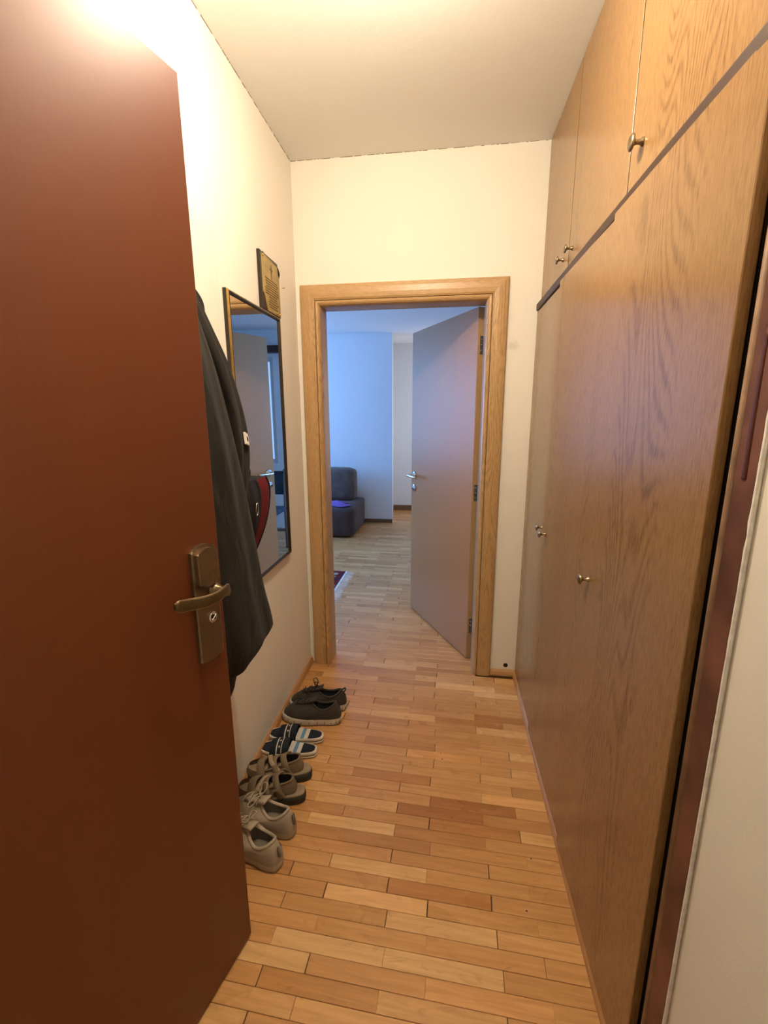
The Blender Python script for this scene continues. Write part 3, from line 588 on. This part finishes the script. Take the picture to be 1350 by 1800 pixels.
tube('zip_ring', [(-0.626 + 0.002 * math.sin(a), 1.405 + 0.010 * math.cos(a), 1.135 + 0.022 * math.sin(a)) for a in [2 * math.pi * i / 16 for i in range(16)]], 0.0022, M_CHROME, bag, 6, closed=True)
tube('strap', crom([(-0.72, 1.42, 1.25), (-0.735, 1.36, 1.45), (-0.74, 1.27, 1.70), (-0.715, 1.225, 1.80)], 6), 0.010, M_BAGB, bag, 8, 0.35, flatdir=(1, 0, 0))

# ------------------------------------------------------------------ shoes
def outline(L, Wd, n=48, kind='shoe'):
    """footprint loop, heel at x=0, toe at x=L, counter-clockwise from the heel centre"""
    pts = []
    for i in range(n):
        a = 2 * math.pi * i / n - math.pi
        x = L * (0.5 + 0.5 * math.cos(a)); t = x / L
        hw = Wd / 2 * (0.80 + 0.20 * math.sin(math.pi * min(max((t - 0.30) / 0.75, 0), 1)) - 0.05 * math.exp(-((t - 0.38) / 0.13) ** 2))
        s = math.sin(a); y = hw * (abs(s) ** 0.62) * (1 if s >= 0 else -1)
        pts.append((x, y))
    return pts
def sneaker(name, label, group, M, L, Wd, H, m_up, m_sole, m_line, m_lace, collar=0.095, bow=True, tab=None, tread=None, back_hole=None, opening=0.50, sk=1.0, bh=1.0):
    e = empty(name, M.translation); tag(e, label, 'shoe', group)
    n = 48; fp = outline(L, Wd, n)
    spring = lambda x: 0.012 * max(0, (x / L - 0.75) / 0.25) ** 2
    # sole
    rings = []
    for (k, z) in ((0.93, 0.0), (1.00, 0.004 * sk), (1.015, 0.013 * sk), (1.00, 0.022 * sk), (0.97, 0.026 * sk)):
        rings.append([(L / 2 + (x - L / 2) * k, y * k, z + spring(x) * (0.4 + z * 20) + (0.006 * sk * (1 - x / L) if z > 0.012 else 0)) for x, y in fp])
    sole = loft('sole', rings, m_sole, e, M=M)
    if tread is not None:
        lowr = [[(L / 2 + (x - L / 2) * k, y * k, z + spring(x) * 0.4) for x, y in fp] for k, z in ((0.945, -0.0005), (0.985, 0.002), (1.004, 0.006), (0.99, 0.0075))]
        loft('outsole', lowr, tread, sole, M=M)
    if sk > 1.1:
        gv, gf = [], []
        for i in list(range(2, n // 2 - 1, 2)) + list(range(n // 2 + 2, n - 1, 2)):
            (xa, ya) = fp[i]; (xb, yb) = fp[(i + 1) % n]; d_ = Vector((xb - xa, yb - ya, 0)).normalized(); nn_ = Vector((d_.y, -d_.x, 0)); c_ = Vector((L / 2 + (xa - L / 2) * 1.012, ya * 1.012, 0)); q = len(gv)
            for z_ in (0.010, 0.024):
                for a_, b_ in ((-0.0011, -0.002), (0.0011, -0.002), (0.0011, 0.0006), (-0.0011, 0.0006)): gv.append(tuple(c_ + d_ * a_ + nn_ * b_ + Vector((0, 0, z_ + spring(xa)))))
            gf += [tuple(q + j for j in f_) for f_ in BOXF]
        tag(mesh('sole_grooves', gv, gf, m_lace, sole, M=M), kind='stuff')
    # collar loop
    x0, x1 = 0.025, L * opening
    rim = []
    for i in range(n):
        a = 2 * math.pi * i / n - math.pi
        x = (x0 + x1) / 2 + (x1 - x0) / 2 * math.cos(a); hw = Wd * 0.30 * (1 - 0.25 * max(0, math.cos(a)))
        y = hw * math.sin(a) * (1 if abs(math.sin(a)) > 0 else 0)
        c = math.cos(a)
        z = collar - 0.020 * (1 - c * c) + (0.010 if c > 0 else 0.006) * abs(c) ** 2
        rim.append((x, y, z))
    def P(i, s):
        fx, fy = fp[i]; rx, ry, rz = rim[i]
        zb = 0.022 * sk + spring(fx) + 0.006 * sk * (1 - fx / L)
        e1 = 1 - math.cos(s * math.pi / 2); e2 = math.sin(s * math.pi / 2)
        toe = max(0, fx / L - 0.5) * 2
        g = e1 * (1 - toe) ** 1 * 1.0 + toe * (s ** 1.35)
        h = e2 * (1 - toe) + toe * (0.62 * min(1, e2 * 1.35) + 0.38 * s ** 1.6) if toe > 0 else (0.55 * e2 + 0.45 * s)
        bulge = 1 + 0.05 * math.sin(math.pi * s) * (1 - toe)
        return (fx * 0.985 + (rx - fx * 0.985) * g, (fy * 0.97 + (ry - fy * 0.97) * g) * bulge, zb + (rz - zb) * h)
    ns = 12
    upper = loft('upper', [[P(i, s / ns) for i in range(n)] for s in range(ns + 1)], m_up, e, caps=False, M=M)
    # padded rim, lining, insole
    rim_c = [(x, y * 0.96, z) for x, y, z in rim]
    tube('collar', rim_c, 0.0055, m_up, e, 8, closed=True, M=M)
    cxm = (x0 + x1) / 2
    loft('lining', [[(cxm + (x - cxm) * k, y * k2, zz if zz is not None else z) for x, y, z in rim] for k, k2, zz in ((0.99, 0.95, None), (0.97, 0.98, 0.055), (0.97, 1.02, 0.032))] , m_line, e, caps=False, M=M)
    mesh('insole', [(cxm + (x - cxm) * 0.985, y * 1.04, 0.033) for x, y, z in rim], [tuple(range(n))], m_line, e, M=M)
    # tongue and laces along the instep
    itoe = n // 2; cl = [Vector(P(itoe, s / 20)) for s in range(21)]
    def inst(x):
        best = min(cl, key=lambda v: abs(v.x - x)); return best.z
    tg = []
    for k in range(7):
        t = k / 6; x = x1 + 0.075 - t * 0.105; z = inst(max(x, x1 + 0.002)) + 0.004 + (0.010 * max(0, (x1 - x) / 0.03) if x < x1 else 0)
        w = 0.017 + 0.006 * t; tg.append([(x, -w, z - 0.004), (x, -w * 0.5, z), (x, w * 0.5, z), (x, w, z - 0.004), (x, w * 0.5, z - 0.006), (x, -w * 0.5, z - 0.006)])
    loft('tongue', tg, m_up, e, M=M)
    for k in range(4):
        x = x1 + 0.010 + k * 0.017; z = inst(x) + 0.008; s = 1 if k % 2 else -1
        tube('lace', crom([(x + 0.006 * s, -0.026, z - 0.009), (x + 0.003 * s, -0.012, z), (x - 0.003 * s, 0.012, z), (x - 0.006 * s, 0.026, z - 0.009)], 3), 0.0026, m_lace, e, 6, M=M)
    if bow:
        x = x1 + 0.004; z = inst(x1 + 0.004) + 0.011
        tube('bow', crom([(x, 0, z), (x - 0.012, 0.018, z + 0.018 * bh), (x - 0.008, 0.032 - 0.012 * (bh - 1), z + 0.030 * bh), (x + 0.010, 0.030 - 0.012 * (bh - 1), z + 0.026 * bh), (x + 0.006, 0.008, z + 0.006 * bh), (x, 0, z)], 5), 0.0020, m_lace, e, 6, M=M)
        tube('bow', crom([(x, 0, z), (x + 0.012, -0.022, z + 0.004), (x + 0.022, -0.042, z - 0.006), (x + 0.008, -0.044, z - 0.008), (x, -0.010, z + 0.002)], 5), 0.0020, m_lace, e, 6, M=M)
        tube('lace_end', crom([(x, 0, z), (x + 0.02, 0.018, z + 0.003), (x + 0.035, 0.038, z - 0.014), (x + 0.04, 0.048, z - 0.034)], 4), 0.0018, m_lace, e, 6, M=M)
    if tab is not None:
        tube('pull_tab', crom([(0.018, 0, collar - 0.014), (0.004, 0, collar + 0.004), (0.006, 0, collar + 0.016), (0.022, 0, collar + 0.006)], 4), 0.007, tab, e, 8, 0.45, M=M)
    if back_hole is not None:
        tube('heel_slot', crom([(0.0035, 0, collar - 0.004), (-0.001, 0, collar - 0.020), (-0.001, 0, collar - 0.036)], 4), [0.004, 0.006], back_hole, e, 8, M=M)
    # heel counter overlay
    idx = list(range(-11, 12))
    loft('heel_overlay', [[tuple(Vector(P(i % n, s / 12)) + Vector((-0.0018 if abs(i) < 8 else 0, 0.0018 * (1 if fp[i % n][1] > 0 else -1), 0.0006))) for i in idx] for s in (0.2, 1.5, 3.0, 4.5, 5.5 )], m_up, upper, caps=False, closed=False, M=M)
    return e
def place(heel, toe, mirror=False):
    h = Vector((*heel, 0)); d = (Vector((*toe, 0)) - h).normalized(); s = Vector((-d.y, d.x, 0))
    if mirror: s = -s
    return basis(h, d, s, (0, 0, 1))
M_SGREY = cloth('dark_grey_suede', (0.050, 0.041, 0.034), 0.85); M_SLINE = cloth('navy_lining', (0.010, 0.012, 0.016), 0.9)
M_SWHITE = plain('greyed_white_rubber', (0.55, 0.50, 0.42), 0.7, var=0.12, vscale=40); M_LACED = plain('dark_lace', (0.018, 0.014, 0.012), 0.8)
M_BEIGE = cloth('beige_canvas', (0.42, 0.34, 0.25), 0.95, 0.1); M_BLINE = cloth('beige_lining', (0.22, 0.185, 0.14), 0.95); M_BSOLE = plain('beige_rubber', (0.42, 0.35, 0.27), 0.75, var=0.1)
M_BLACE = plain('cream_lace', (0.46, 0.38, 0.28), 0.85); M_DKSOLE = plain('dark_rubber', (0.022, 0.021, 0.018), 0.7)
GS = 'shoes along the left wall'
sneaker('sneaker', 'dark grey sneaker nearest the oak doorway, with upright lace loop', GS, place((-0.462, 1.945), (-0.750, 1.928)), 0.288, 0.102, 0.11, M_SGREY, M_SWHITE, M_SLINE, M_LACED, 0.100, True, M_SGREY, M_DKSOLE, sk=1.3, bh=1.9)
sneaker('sneaker', 'dark grey sneaker with pale rubber sole, beside the striped slides', GS, place((-0.466, 1.842), (-0.752, 1.836), True), 0.288, 0.104, 0.11, M_SGREY, M_SWHITE, M_SLINE, M_LACED, 0.100, False, None, M_DKSOLE, sk=1.3)
sneaker('canvas_shoe', 'beige canvas shoe next to the strappy sandals', GS, place((-0.492, 1.238), (-0.757, 1.312), True), 0.272, 0.106, 0.10, M_BEIGE, M_BSOLE, M_BLINE, M_BLACE, 0.090, True, None, M_DKSOLE, M_BLINE)
sneaker('canvas_shoe', 'beige canvas shoe nearest the entrance door', GS, place((-0.500, 1.118), (-0.740, 1.225)), 0.272, 0.108, 0.10, M_BEIGE, M_BSOLE, M_BLINE, M_BLACE, 0.090, True, None, M_DKSOLE, M_BLINE)

# pool slides
M_NAVY = cloth('navy_rubber', (0.014, 0.018, 0.028), 0.6, 0.0); M_WRUB = plain('white_rubber', (0.66, 0.60, 0.50), 0.55, var=0.06); M_BLUE = plain('light_blue_print', (0.10, 0.24, 0.40), 0.6); M_WPRINT = plain('white_print', (0.62, 0.57, 0.49), 0.6)
def slide(label, M, L=0.255, Wd=0.092):
    e = empty('pool_slide', M.translation); tag(e, label, 'slide', GS)
    fp = outline(L, Wd, 48)
    hgt = lambda x: 0.004 * (1 - x / L)
    def ring(k, z): return [(L / 2 + (x - L / 2) * k, y * k, z + hgt(x)) for x, y in fp]
    sole = loft('sole', [ring(0.95, 0), ring(1.0, 0.003), ring(1.01, 0.010), ring(0.985, 0.0115), ring(0.985, 0.0145), ring(1.01, 0.016), ring(1.005, 0.026), ring(0.97, 0.029), ring(0.93, 0.028)], M_WRUB, e, M=M)
    loft('sole_groove', [ring(0.99, 0.0115), ring(0.995, 0.0130), ring(0.99, 0.0145)], M_NAVY, sole, M=M, caps=False)
    bed = mesh('footbed', ring(0.925, 0.0286), [tuple(range(48))], M_NAVY, e, M=M)
    loft('footbed_rim', [ring(0.93, 0.0278), ring(0.925, 0.0290), ring(0.90, 0.0286)], M_NAVY, bed, caps=False, M=M)
    def hwid(x):
        return max(abs(y) for (xx, y) in fp if abs(xx - x) < 0.02) * 0.90
    for i, (a, b, m_) in enumerate(((0.066, 0.084, M_WPRINT), (0.084, 0.100, M_BLUE), (0.100, 0.122, M_WPRINT))):
        z = 0.0296; w0, w1 = hwid(a), hwid(b)
        mesh('stripe', [(a, -w0, z + hgt(a)), (b, -w1, z + hgt(b)), (b, w1, z + hgt(b)), (a, w0, z + hgt(a))], [(0, 1, 2, 3)], m_, bed, M=M)
    # strap over the instep: arch band
    def arch(x, k, lift):
        out = []
        for i in range(21):
            a = math.pi * i / 20; w = hwid(min(max(x, 0.03), L - 0.05)) * 1.12
            out.append((x, w * math.cos(a) * k, 0.012 + (0.058 - 0.16 * max(0, x - 0.12) + lift) * math.sin(a) ** 0.75 * k))
        return out
    xs = [0.118, 0.124, 0.140, 0.160, 0.180, 0.196, 0.200]
    outer = [arch(x, 1.0, 0) for x in xs]; inner = [arch(x, 0.93, 0) for x in xs[::-1]]
    st = loft('strap', outer + inner + [outer[0]], M_NAVY, e, caps=False, closed=False, M=M)
    def band(name, xa, xb, i0, i1, m_):
        A = [tuple(Vector(q) * 1.0 + Vector((0, 0, 0.0012))) for q in arch(xa, 1.012, 0)][i0:i1]; B = [tuple(Vector(q) + Vector((0, 0, 0.0012))) for q in arch(xb, 1.012, 0)][i0:i1]
        loft(name, [A, B], m_, st, caps=False, closed=False, M=M)
    band('strap_line', 0.166, 0.171, 1, 20, M_WPRINT)
    for k in range(5): band('strap_print', 0.154, 0.160, 6 + k * 2, 8 + k * 2 - (0 if k % 2 else 0), M_WPRINT) if k % 2 == 0 else None
    band('strap_line', 0.146, 0.149, 2, 19, M_WPRINT)
    return e
slide('navy slide with white and blue heel stripes, beside the dark sneakers', place((-0.515, 1.708), (-0.755, 1.700)))
slide('navy slide with white and blue heel stripes, beside the brown sandals', place((-0.520, 1.620), (-0.755, 1.610), True))

# trekking sandals
M_OLIVE = cloth('olive_brown_leather', (0.19, 0.135, 0.080), 0.75, 0.05); M_TANBED = cloth('tan_footbed', (0.34, 0.26, 0.17), 0.8, 0.0); M_GSOLE = plain('dark_green_sole', (0.024, 0.026, 0.018), 0.65); M_PAD = cloth('black_padding', (0.016, 0.013, 0.010), 0.9)
def sandal(label, M, L=0.265, Wd=0.098):
    e = empty('sandal', M.translation); tag(e, label, 'sandal', GS)
    fp = outline(L, Wd, 48); hg = lambda x: 0.012 * (1 - x / L) ** 1.5 + 0.010 * max(0, x / L - 0.75) ** 1.2
    def ring(k, z, s=1.0): return [(L / 2 + (x - L / 2) * k, y * k, z + hg(x) * s) for x, y in fp]
    loft('sole', [ring(0.94, 0, 0), ring(1.0, 0.004, 0.1), ring(1.01, 0.015, 0.6), ring(0.99, 0.026)], M_GSOLE, e, M=M)
    loft('footbed', [ring(0.99, 0.025), ring(0.985, 0.031), ring(0.95, 0.033), ring(0.85, 0.0315)], M_TANBED, e, M=M)
    hw = lambda x: max(abs(y) for (xx, y) in fp if abs(xx - x) < 0.02)
    def strap(name, left, top, right, w, m_, th=0.004, tilt=0.0, nn=14):
        """band through three points, width along x"""
        c = crom([left, ((left[0] + top[0]) / 2, left[1] * 0.86, left[2] + (top[2] - left[2]) * 0.72), top, ((right[0] + top[0]) / 2, right[1] * 0.86, right[2] + (top[2] - right[2]) * 0.72), right], 5)
        rings = []
        for i, p in enumerate(c):
            t = (c[min(i + 1, len(c) - 1)] - c[max(i - 1, 0)]).normalized(); ax = Vector((1, 0, tilt)); ax = (ax - t * ax.dot(t)).normalized(); nn_ = t.cross(ax)
            rings.append([tuple(p + ax * a * w / 2 + nn_ * b * th) for a, b in ((-1, 0), (-0.9, 1), (0.9, 1), (1, 0), (0.9, -0.6), (-0.9, -0.6))])
        return loft(name, rings, m_, e, M=M)
    h0 = 0.030
    # heel counter: wall around the heel and open back strap
    idx = list(range(-13, 14)); rings = []
    for k, z in ((0.97, 0.034), (0.985, 0.050), (0.97, 0.068), (0.94, 0.084)):
        rings.append([(0.024 + L / 2 + (fp[i % 48][0] - L / 2) * k * 0.97 + 0.010 * (z - 0.034) / 0.05, fp[i % 48][1] * k * 0.95 * (1 - 0.12 * (z - 0.034) / 0.05), z + hg(fp[i % 48][0]) - (0.030 * (abs(i) / 13) ** 2 if z > 0.06 else 0)) for i in idx])
    inn = [[(x * 0.985 + 0.006, y * 0.92, z) for x, y, z in r] for r in rings[::-1]]
    loft('heel_counter', rings + inn + [rings[0]], M_OLIVE, e, caps=False, closed=False, M=M)
    loft('heel_padding', [[(x * 0.985 + 0.008, y * 0.89, z) for x, y, z in r] for r in rings], M_PAD, e, caps=False, closed=False, M=M)
    tube('counter_edge', [Vector(q) for q in rings[-1]], 0.0035, M_OLIVE, e, 8, M=M)
    strap('ankle_strap', (0.085, hw(0.085) * 0.95, h0 + 0.010), (0.112, 0, 0.098), (0.085, -hw(0.085) * 0.95, h0 + 0.010), 0.026, M_OLIVE, 0.005, -0.5)
    strap('instep_strap', (0.125, hw(0.125), h0 - 0.004), (0.150, 0, 0.080), (0.125, -hw(0.125), h0 - 0.004), 0.022, M_OLIVE, 0.005, -0.4)
    strap('toe_strap', (0.185, hw(0.185), h0 - 0.006), (0.205, 0, 0.066), (0.185, -hw(0.185), h0 - 0.006), 0.034, M_OLIVE, 0.005, -0.3)
    strap('cross_strap', (0.100, hw(0.10) * 0.97, h0), (0.160, 0.010, 0.078), (0.195, -hw(0.195), h0 - 0.004), 0.018, M_TANBED, 0.004, -0.3)
    tube('side_loop', crom([(0.070, hw(0.07) * 0.98, h0 + 0.008), (0.095, hw(0.09) * 0.96, h0 + 0.040), (0.115, hw(0.11) * 0.9, h0 + 0.030), (0.12, hw(0.12), h0)], 5), 0.006, M_OLIVE, e, 8, M=M)
    tube('side_loop', crom([(0.070, -hw(0.07) * 0.98, h0 + 0.008), (0.095, -hw(0.09) * 0.96, h0 + 0.040), (0.115, -hw(0.11) * 0.9, h0 + 0.030), (0.12, -hw(0.12), h0)], 5), 0.006, M_OLIVE, e, 8, M=M)
    idt = list(range(15, 34)); tr = []
    for k, z in ((0.99, 0.026), (0.985, 0.044), (0.93, 0.056)):
        tr.append([(L / 2 + (fp[i][0] - L / 2) * k, fp[i][1] * k, z + hg(fp[i][0])) for i in idt])
    loft('toe_guard', tr, M_OLIVE, e, caps=False, closed=False, M=M)
    return e
sandal('brown strappy sandal with dark sole, beside the navy slides', place((-0.508, 1.502), (-0.755, 1.470)))
sandal('brown strappy sandal with dark sole, beside the beige canvas shoes', place((-0.500, 1.392), (-0.745, 1.375), True))

# ------------------------------------------------------------------ living room furniture
M_SOFA = cloth('plum_grey_upholstery', (0.060, 0.038, 0.034), 0.9, 0.1); M_SOFA2 = cloth('grey_cushion_fabric', (0.115, 0.085, 0.075), 0.9, 0.1)
def soft_box(name, b, m, parent, r=0.05, seg=5, puff=0.0, M=None):
    bm = bmesh.new(); vv = [bm.verts.new(v) for v in boxv(*b)]
    for f in BOXF: bm.faces.new([vv[i] for i in f])
    bmesh.ops.subdivide_edges(bm, edges=bm.edges[:], cuts=6, use_grid_fill=True)
    c = Vector(((b[0] + b[1]) / 2, (b[2] + b[3]) / 2, (b[4] + b[5]) / 2)); h = Vector(((b[1] - b[0]) / 2, (b[3] - b[2]) / 2, (b[5] - b[4]) / 2))
    for v in bm.verts:
        d = v.co - c; q = Vector((d.x / h.x, d.y / h.y, d.z / h.z))
        inn = Vector([max(-1 + r / h[i], min(1 - r / h[i], q[i])) * h[i] for i in range(3)])
        dd = d - inn
        if dd.length > 1e-6: d = inn + dd.normalized() * r
        pf = 1 + puff * (1 - abs(q.x) ** 2) * (1 - abs(q.z) ** 2); d.y *= pf; d.z *= 1 + puff * 0.4 * (1 - abs(q.x) ** 2)
        v.co = c + d
    if M is not None: bmesh.ops.transform(bm, matrix=M, verts=bm.verts)
    me = bpy.data.meshes.new(name); bm.to_mesh(me); bm.free()
    return link(name, me, m, parent, True)
sofa = empty('sofa', (-1.8, 5.45, 0)); tag(sofa, 'plum grey upholstered sofa against the blue lit wall', 'sofa')
soft_box('chaise_base', (-1.72, -1.06, 5.05, 5.90, 0.012, 0.375), M_SOFA, sofa, 0.055)
soft_box('seat', (-2.9, -1.73, 5.05, 5.90, 0.012, 0.375), M_SOFA, sofa, 0.055)
soft_box('back_cushion', (-1.80, -1.13, 5.50, 5.74, 0.372, 0.785), M_SOFA2, sofa, 0.07, puff=0.10)
soft_box('back_cushion', (-2.55, -1.86, 5.50, 5.74, 0.372, 0.785), M_SOFA2, sofa, 0.07, puff=0.10)
soft_box('backrest', (-2.9, -1.20, 5.76, 5.91, 0.36, 0.56), M_SOFA, sofa, 0.04)
# crumpled purple cloth on the sofa seat
M_PURP = cloth('purple_cloth', (0.15, 0.085, 0.30), 0.9, 0.05)
rc = random.Random(5); nx, ny = 16, 14; V = []; Fc = []
for j in range(ny):
    for i in range(nx):
        u, v = i / (nx - 1), j / (ny - 1); ed = math.sin(math.pi * u) * math.sin(math.pi * v)
        z = 0.380 + ed ** 0.5 * (0.022 + 0.024 * math.sin(9 * u + 5 * v) * math.sin(8 * v - 3 * u) + 0.014 * rc.random())
        V.append((-1.50 + 0.34 * u + 0.05 * math.sin(7 * v), 5.14 + 0.24 * v + 0.04 * math.sin(6 * u), max(z, 0.379)))
for j in range(ny - 1):
    for i in range(nx - 1): Fc.append((j * nx + i, j * nx + i + 1, (j + 1) * nx + i + 1, (j + 1) * nx + i))
pc = mesh('cloth', V, Fc, M_PURP, None, True); tag(pc, 'crumpled purple cloth lying on the sofa seat', 'cloth')
sm = pc.modifiers.new('thick', 'SOLIDIFY'); sm.thickness = 0.003; sm.offset = 1

# patterned rug with fringe
def rug_material():
    m, nt, b = newmat('oriental_rug', 0.95, 0, 0.1)
    tc = nt.nodes.new('ShaderNodeTexCoord'); sx = nt.nodes.new('ShaderNodeSeparateXYZ'); nt.links.new(tc.outputs['Object'], sx.inputs[0])
    vo = nt.nodes.new('ShaderNodeTexVoronoi'); vo.inputs['Scale'].default_value = 11; nt.links.new(tc.outputs['Object'], vo.inputs['Vector'])
    c = ramp(nt, vo.outputs['Distance'], [(0.0, (0.42, 0.36, 0.28)), (0.22, (0.40, 0.33, 0.25)), (0.30, (0.13, 0.018, 0.02)), (0.55, (0.16, 0.022, 0.022)), (0.62, (0.02, 0.025, 0.06)), (1.0, (0.30, 0.24, 0.18))])
    c.color_ramp.interpolation = 'CONSTANT'
    w = mathn(nt, 'GREATER_THAN', mathn(nt, 'FRACT', mathn(nt, 'MULTIPLY', sx.outputs[0], 9.0)), 0.72)
    c2 = mixc(nt, mathn(nt, 'MULTIPLY', w, 0.75), c.outputs[0], (0.14, 0.02, 0.022))
    nt.links.new(c2, b.inputs['Base Color']); bump(nt, b, noise(nt, tc.outputs['Object'], 500, 2), 0.4, 0.002); return m
rug = empty('rug', (-1.9, 3.25, 0)); tag(rug, 'dark red patterned rug with pale fringe on the living room floor', 'rug')
bbox('pile', (-2.9, -0.905, 2.62, 3.915, 0.0005, 0.009), rug_material(), rug, 0.002, 1)
M_FRINGE = cloth('cream_fringe', (0.72, 0.68, 0.62), 0.95, 0.1)
bbox('fringe_band', (-0.905, -0.885, 2.62, 3.915, 0.0005, 0.008), M_FRINGE, rug, 0.002, 1)
rf = random.Random(8); V = []; Fc = []
for i in range(150):
    y = 2.625 + i * 0.0086; y2 = y + rf.uniform(-0.012, 0.012); x1_ = -0.825 + rf.uniform(-0.018, 0.015)
    for (ax, ay, bx, by) in ((-0.890, y, x1_, y2),):
        n = len(V); w = 0.0036
        V += [(ax, ay - w, 0.0006), (ax, ay + w, 0.0006), (ax, ay, 0.007), (bx, by - w * 0.8, 0.0006), (bx, by + w * 0.8, 0.0006), (bx, by, 0.0045)]
        Fc += [(n, n + 3, n + 5, n + 2), (n + 1, n + 2, n + 5, n + 4), (n, n + 1, n + 4, n + 3), (n, n + 2, n + 1), (n + 3, n + 4, n + 5)]
tag(mesh('fringe', V, Fc, M_FRINGE, rug), kind='stuff')

# things that show only in the mirror: chair and curtain pelmet in the right part of the living room
M_CHAIR = plain('grey_painted_wood', (0.20, 0.19, 0.17), 0.5, var=0.1); M_CHSEAT = cloth('slate_seat_fabric', (0.05, 0.07, 0.10), 0.9)
ch = empty('dining_chair', (0.43, 4.42, 0)); tag(ch, 'grey wooden chair with slate upholstery, seen in the mirror behind the oak door', 'chair')
for (lx, ly, h) in ((0.22, 4.22, 0.44), (0.64, 4.22, 0.44), (0.22, 4.62, 0.88), (0.64, 4.62, 0.88)):
    tube('leg', [(lx, ly, 0.0), (lx, ly, h * 0.5), (lx, ly + (0.03 if h > 0.5 else 0), h)], [0.017, 0.022], M_CHAIR, ch, 8)
bbox('seat', (0.205, 0.655, 4.205, 4.635, 0.43, 0.475), M_CHSEAT, ch, 0.012, 3)
bbox('backrest', (0.215, 0.645, 4.63, 4.655, 0.60, 0.86), M_CHSEAT, ch, 0.008, 2)
for yy in (4.22, 4.62): bbox('stretcher', (0.22, 0.64, yy - 0.010, yy + 0.010, 0.19, 0.22), M_CHAIR, ch, 0.003, 1)
pm = tag(bbox('curtain_pelmet', (0.44, 1.40, 5.38, 5.495, 2.19, 2.27), M_RAIL, None, 0.006, 2), 'dark brown curtain pelmet above the balcony window, seen in the mirror', 'pelmet')

# plaster cracks where the hallway ceiling meets the walls
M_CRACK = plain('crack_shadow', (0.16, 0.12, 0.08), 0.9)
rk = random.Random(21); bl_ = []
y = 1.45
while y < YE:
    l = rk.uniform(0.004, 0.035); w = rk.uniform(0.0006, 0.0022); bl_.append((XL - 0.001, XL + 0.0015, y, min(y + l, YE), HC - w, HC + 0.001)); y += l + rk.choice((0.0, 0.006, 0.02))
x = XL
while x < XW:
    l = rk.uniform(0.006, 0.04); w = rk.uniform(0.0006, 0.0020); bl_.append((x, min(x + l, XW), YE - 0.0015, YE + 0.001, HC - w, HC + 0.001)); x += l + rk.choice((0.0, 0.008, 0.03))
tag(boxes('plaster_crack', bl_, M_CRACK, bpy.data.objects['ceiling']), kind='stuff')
# dark nail holes and knots in the parquet
for (hx, hy, r) in ((0.018, 1.668, 0.0035), (0.012, 1.70, 0.0022), (0.405, 1.61, 0.003), (0.273, 1.095, 0.0033), (0.315, 1.262, 0.0028), (0.058, 1.387, 0.002), (-0.39, 1.20, 0.002), (-0.62, 2.95, 0.006)):
    lathe('nail_hole', [(r, 0.0002), (r * 0.8, 0.0007)], M_BLACK, floor, 8, basis((hx, hy, 0), (1, 0, 0), (0, 0.7, 0), (0, 0, 1)))
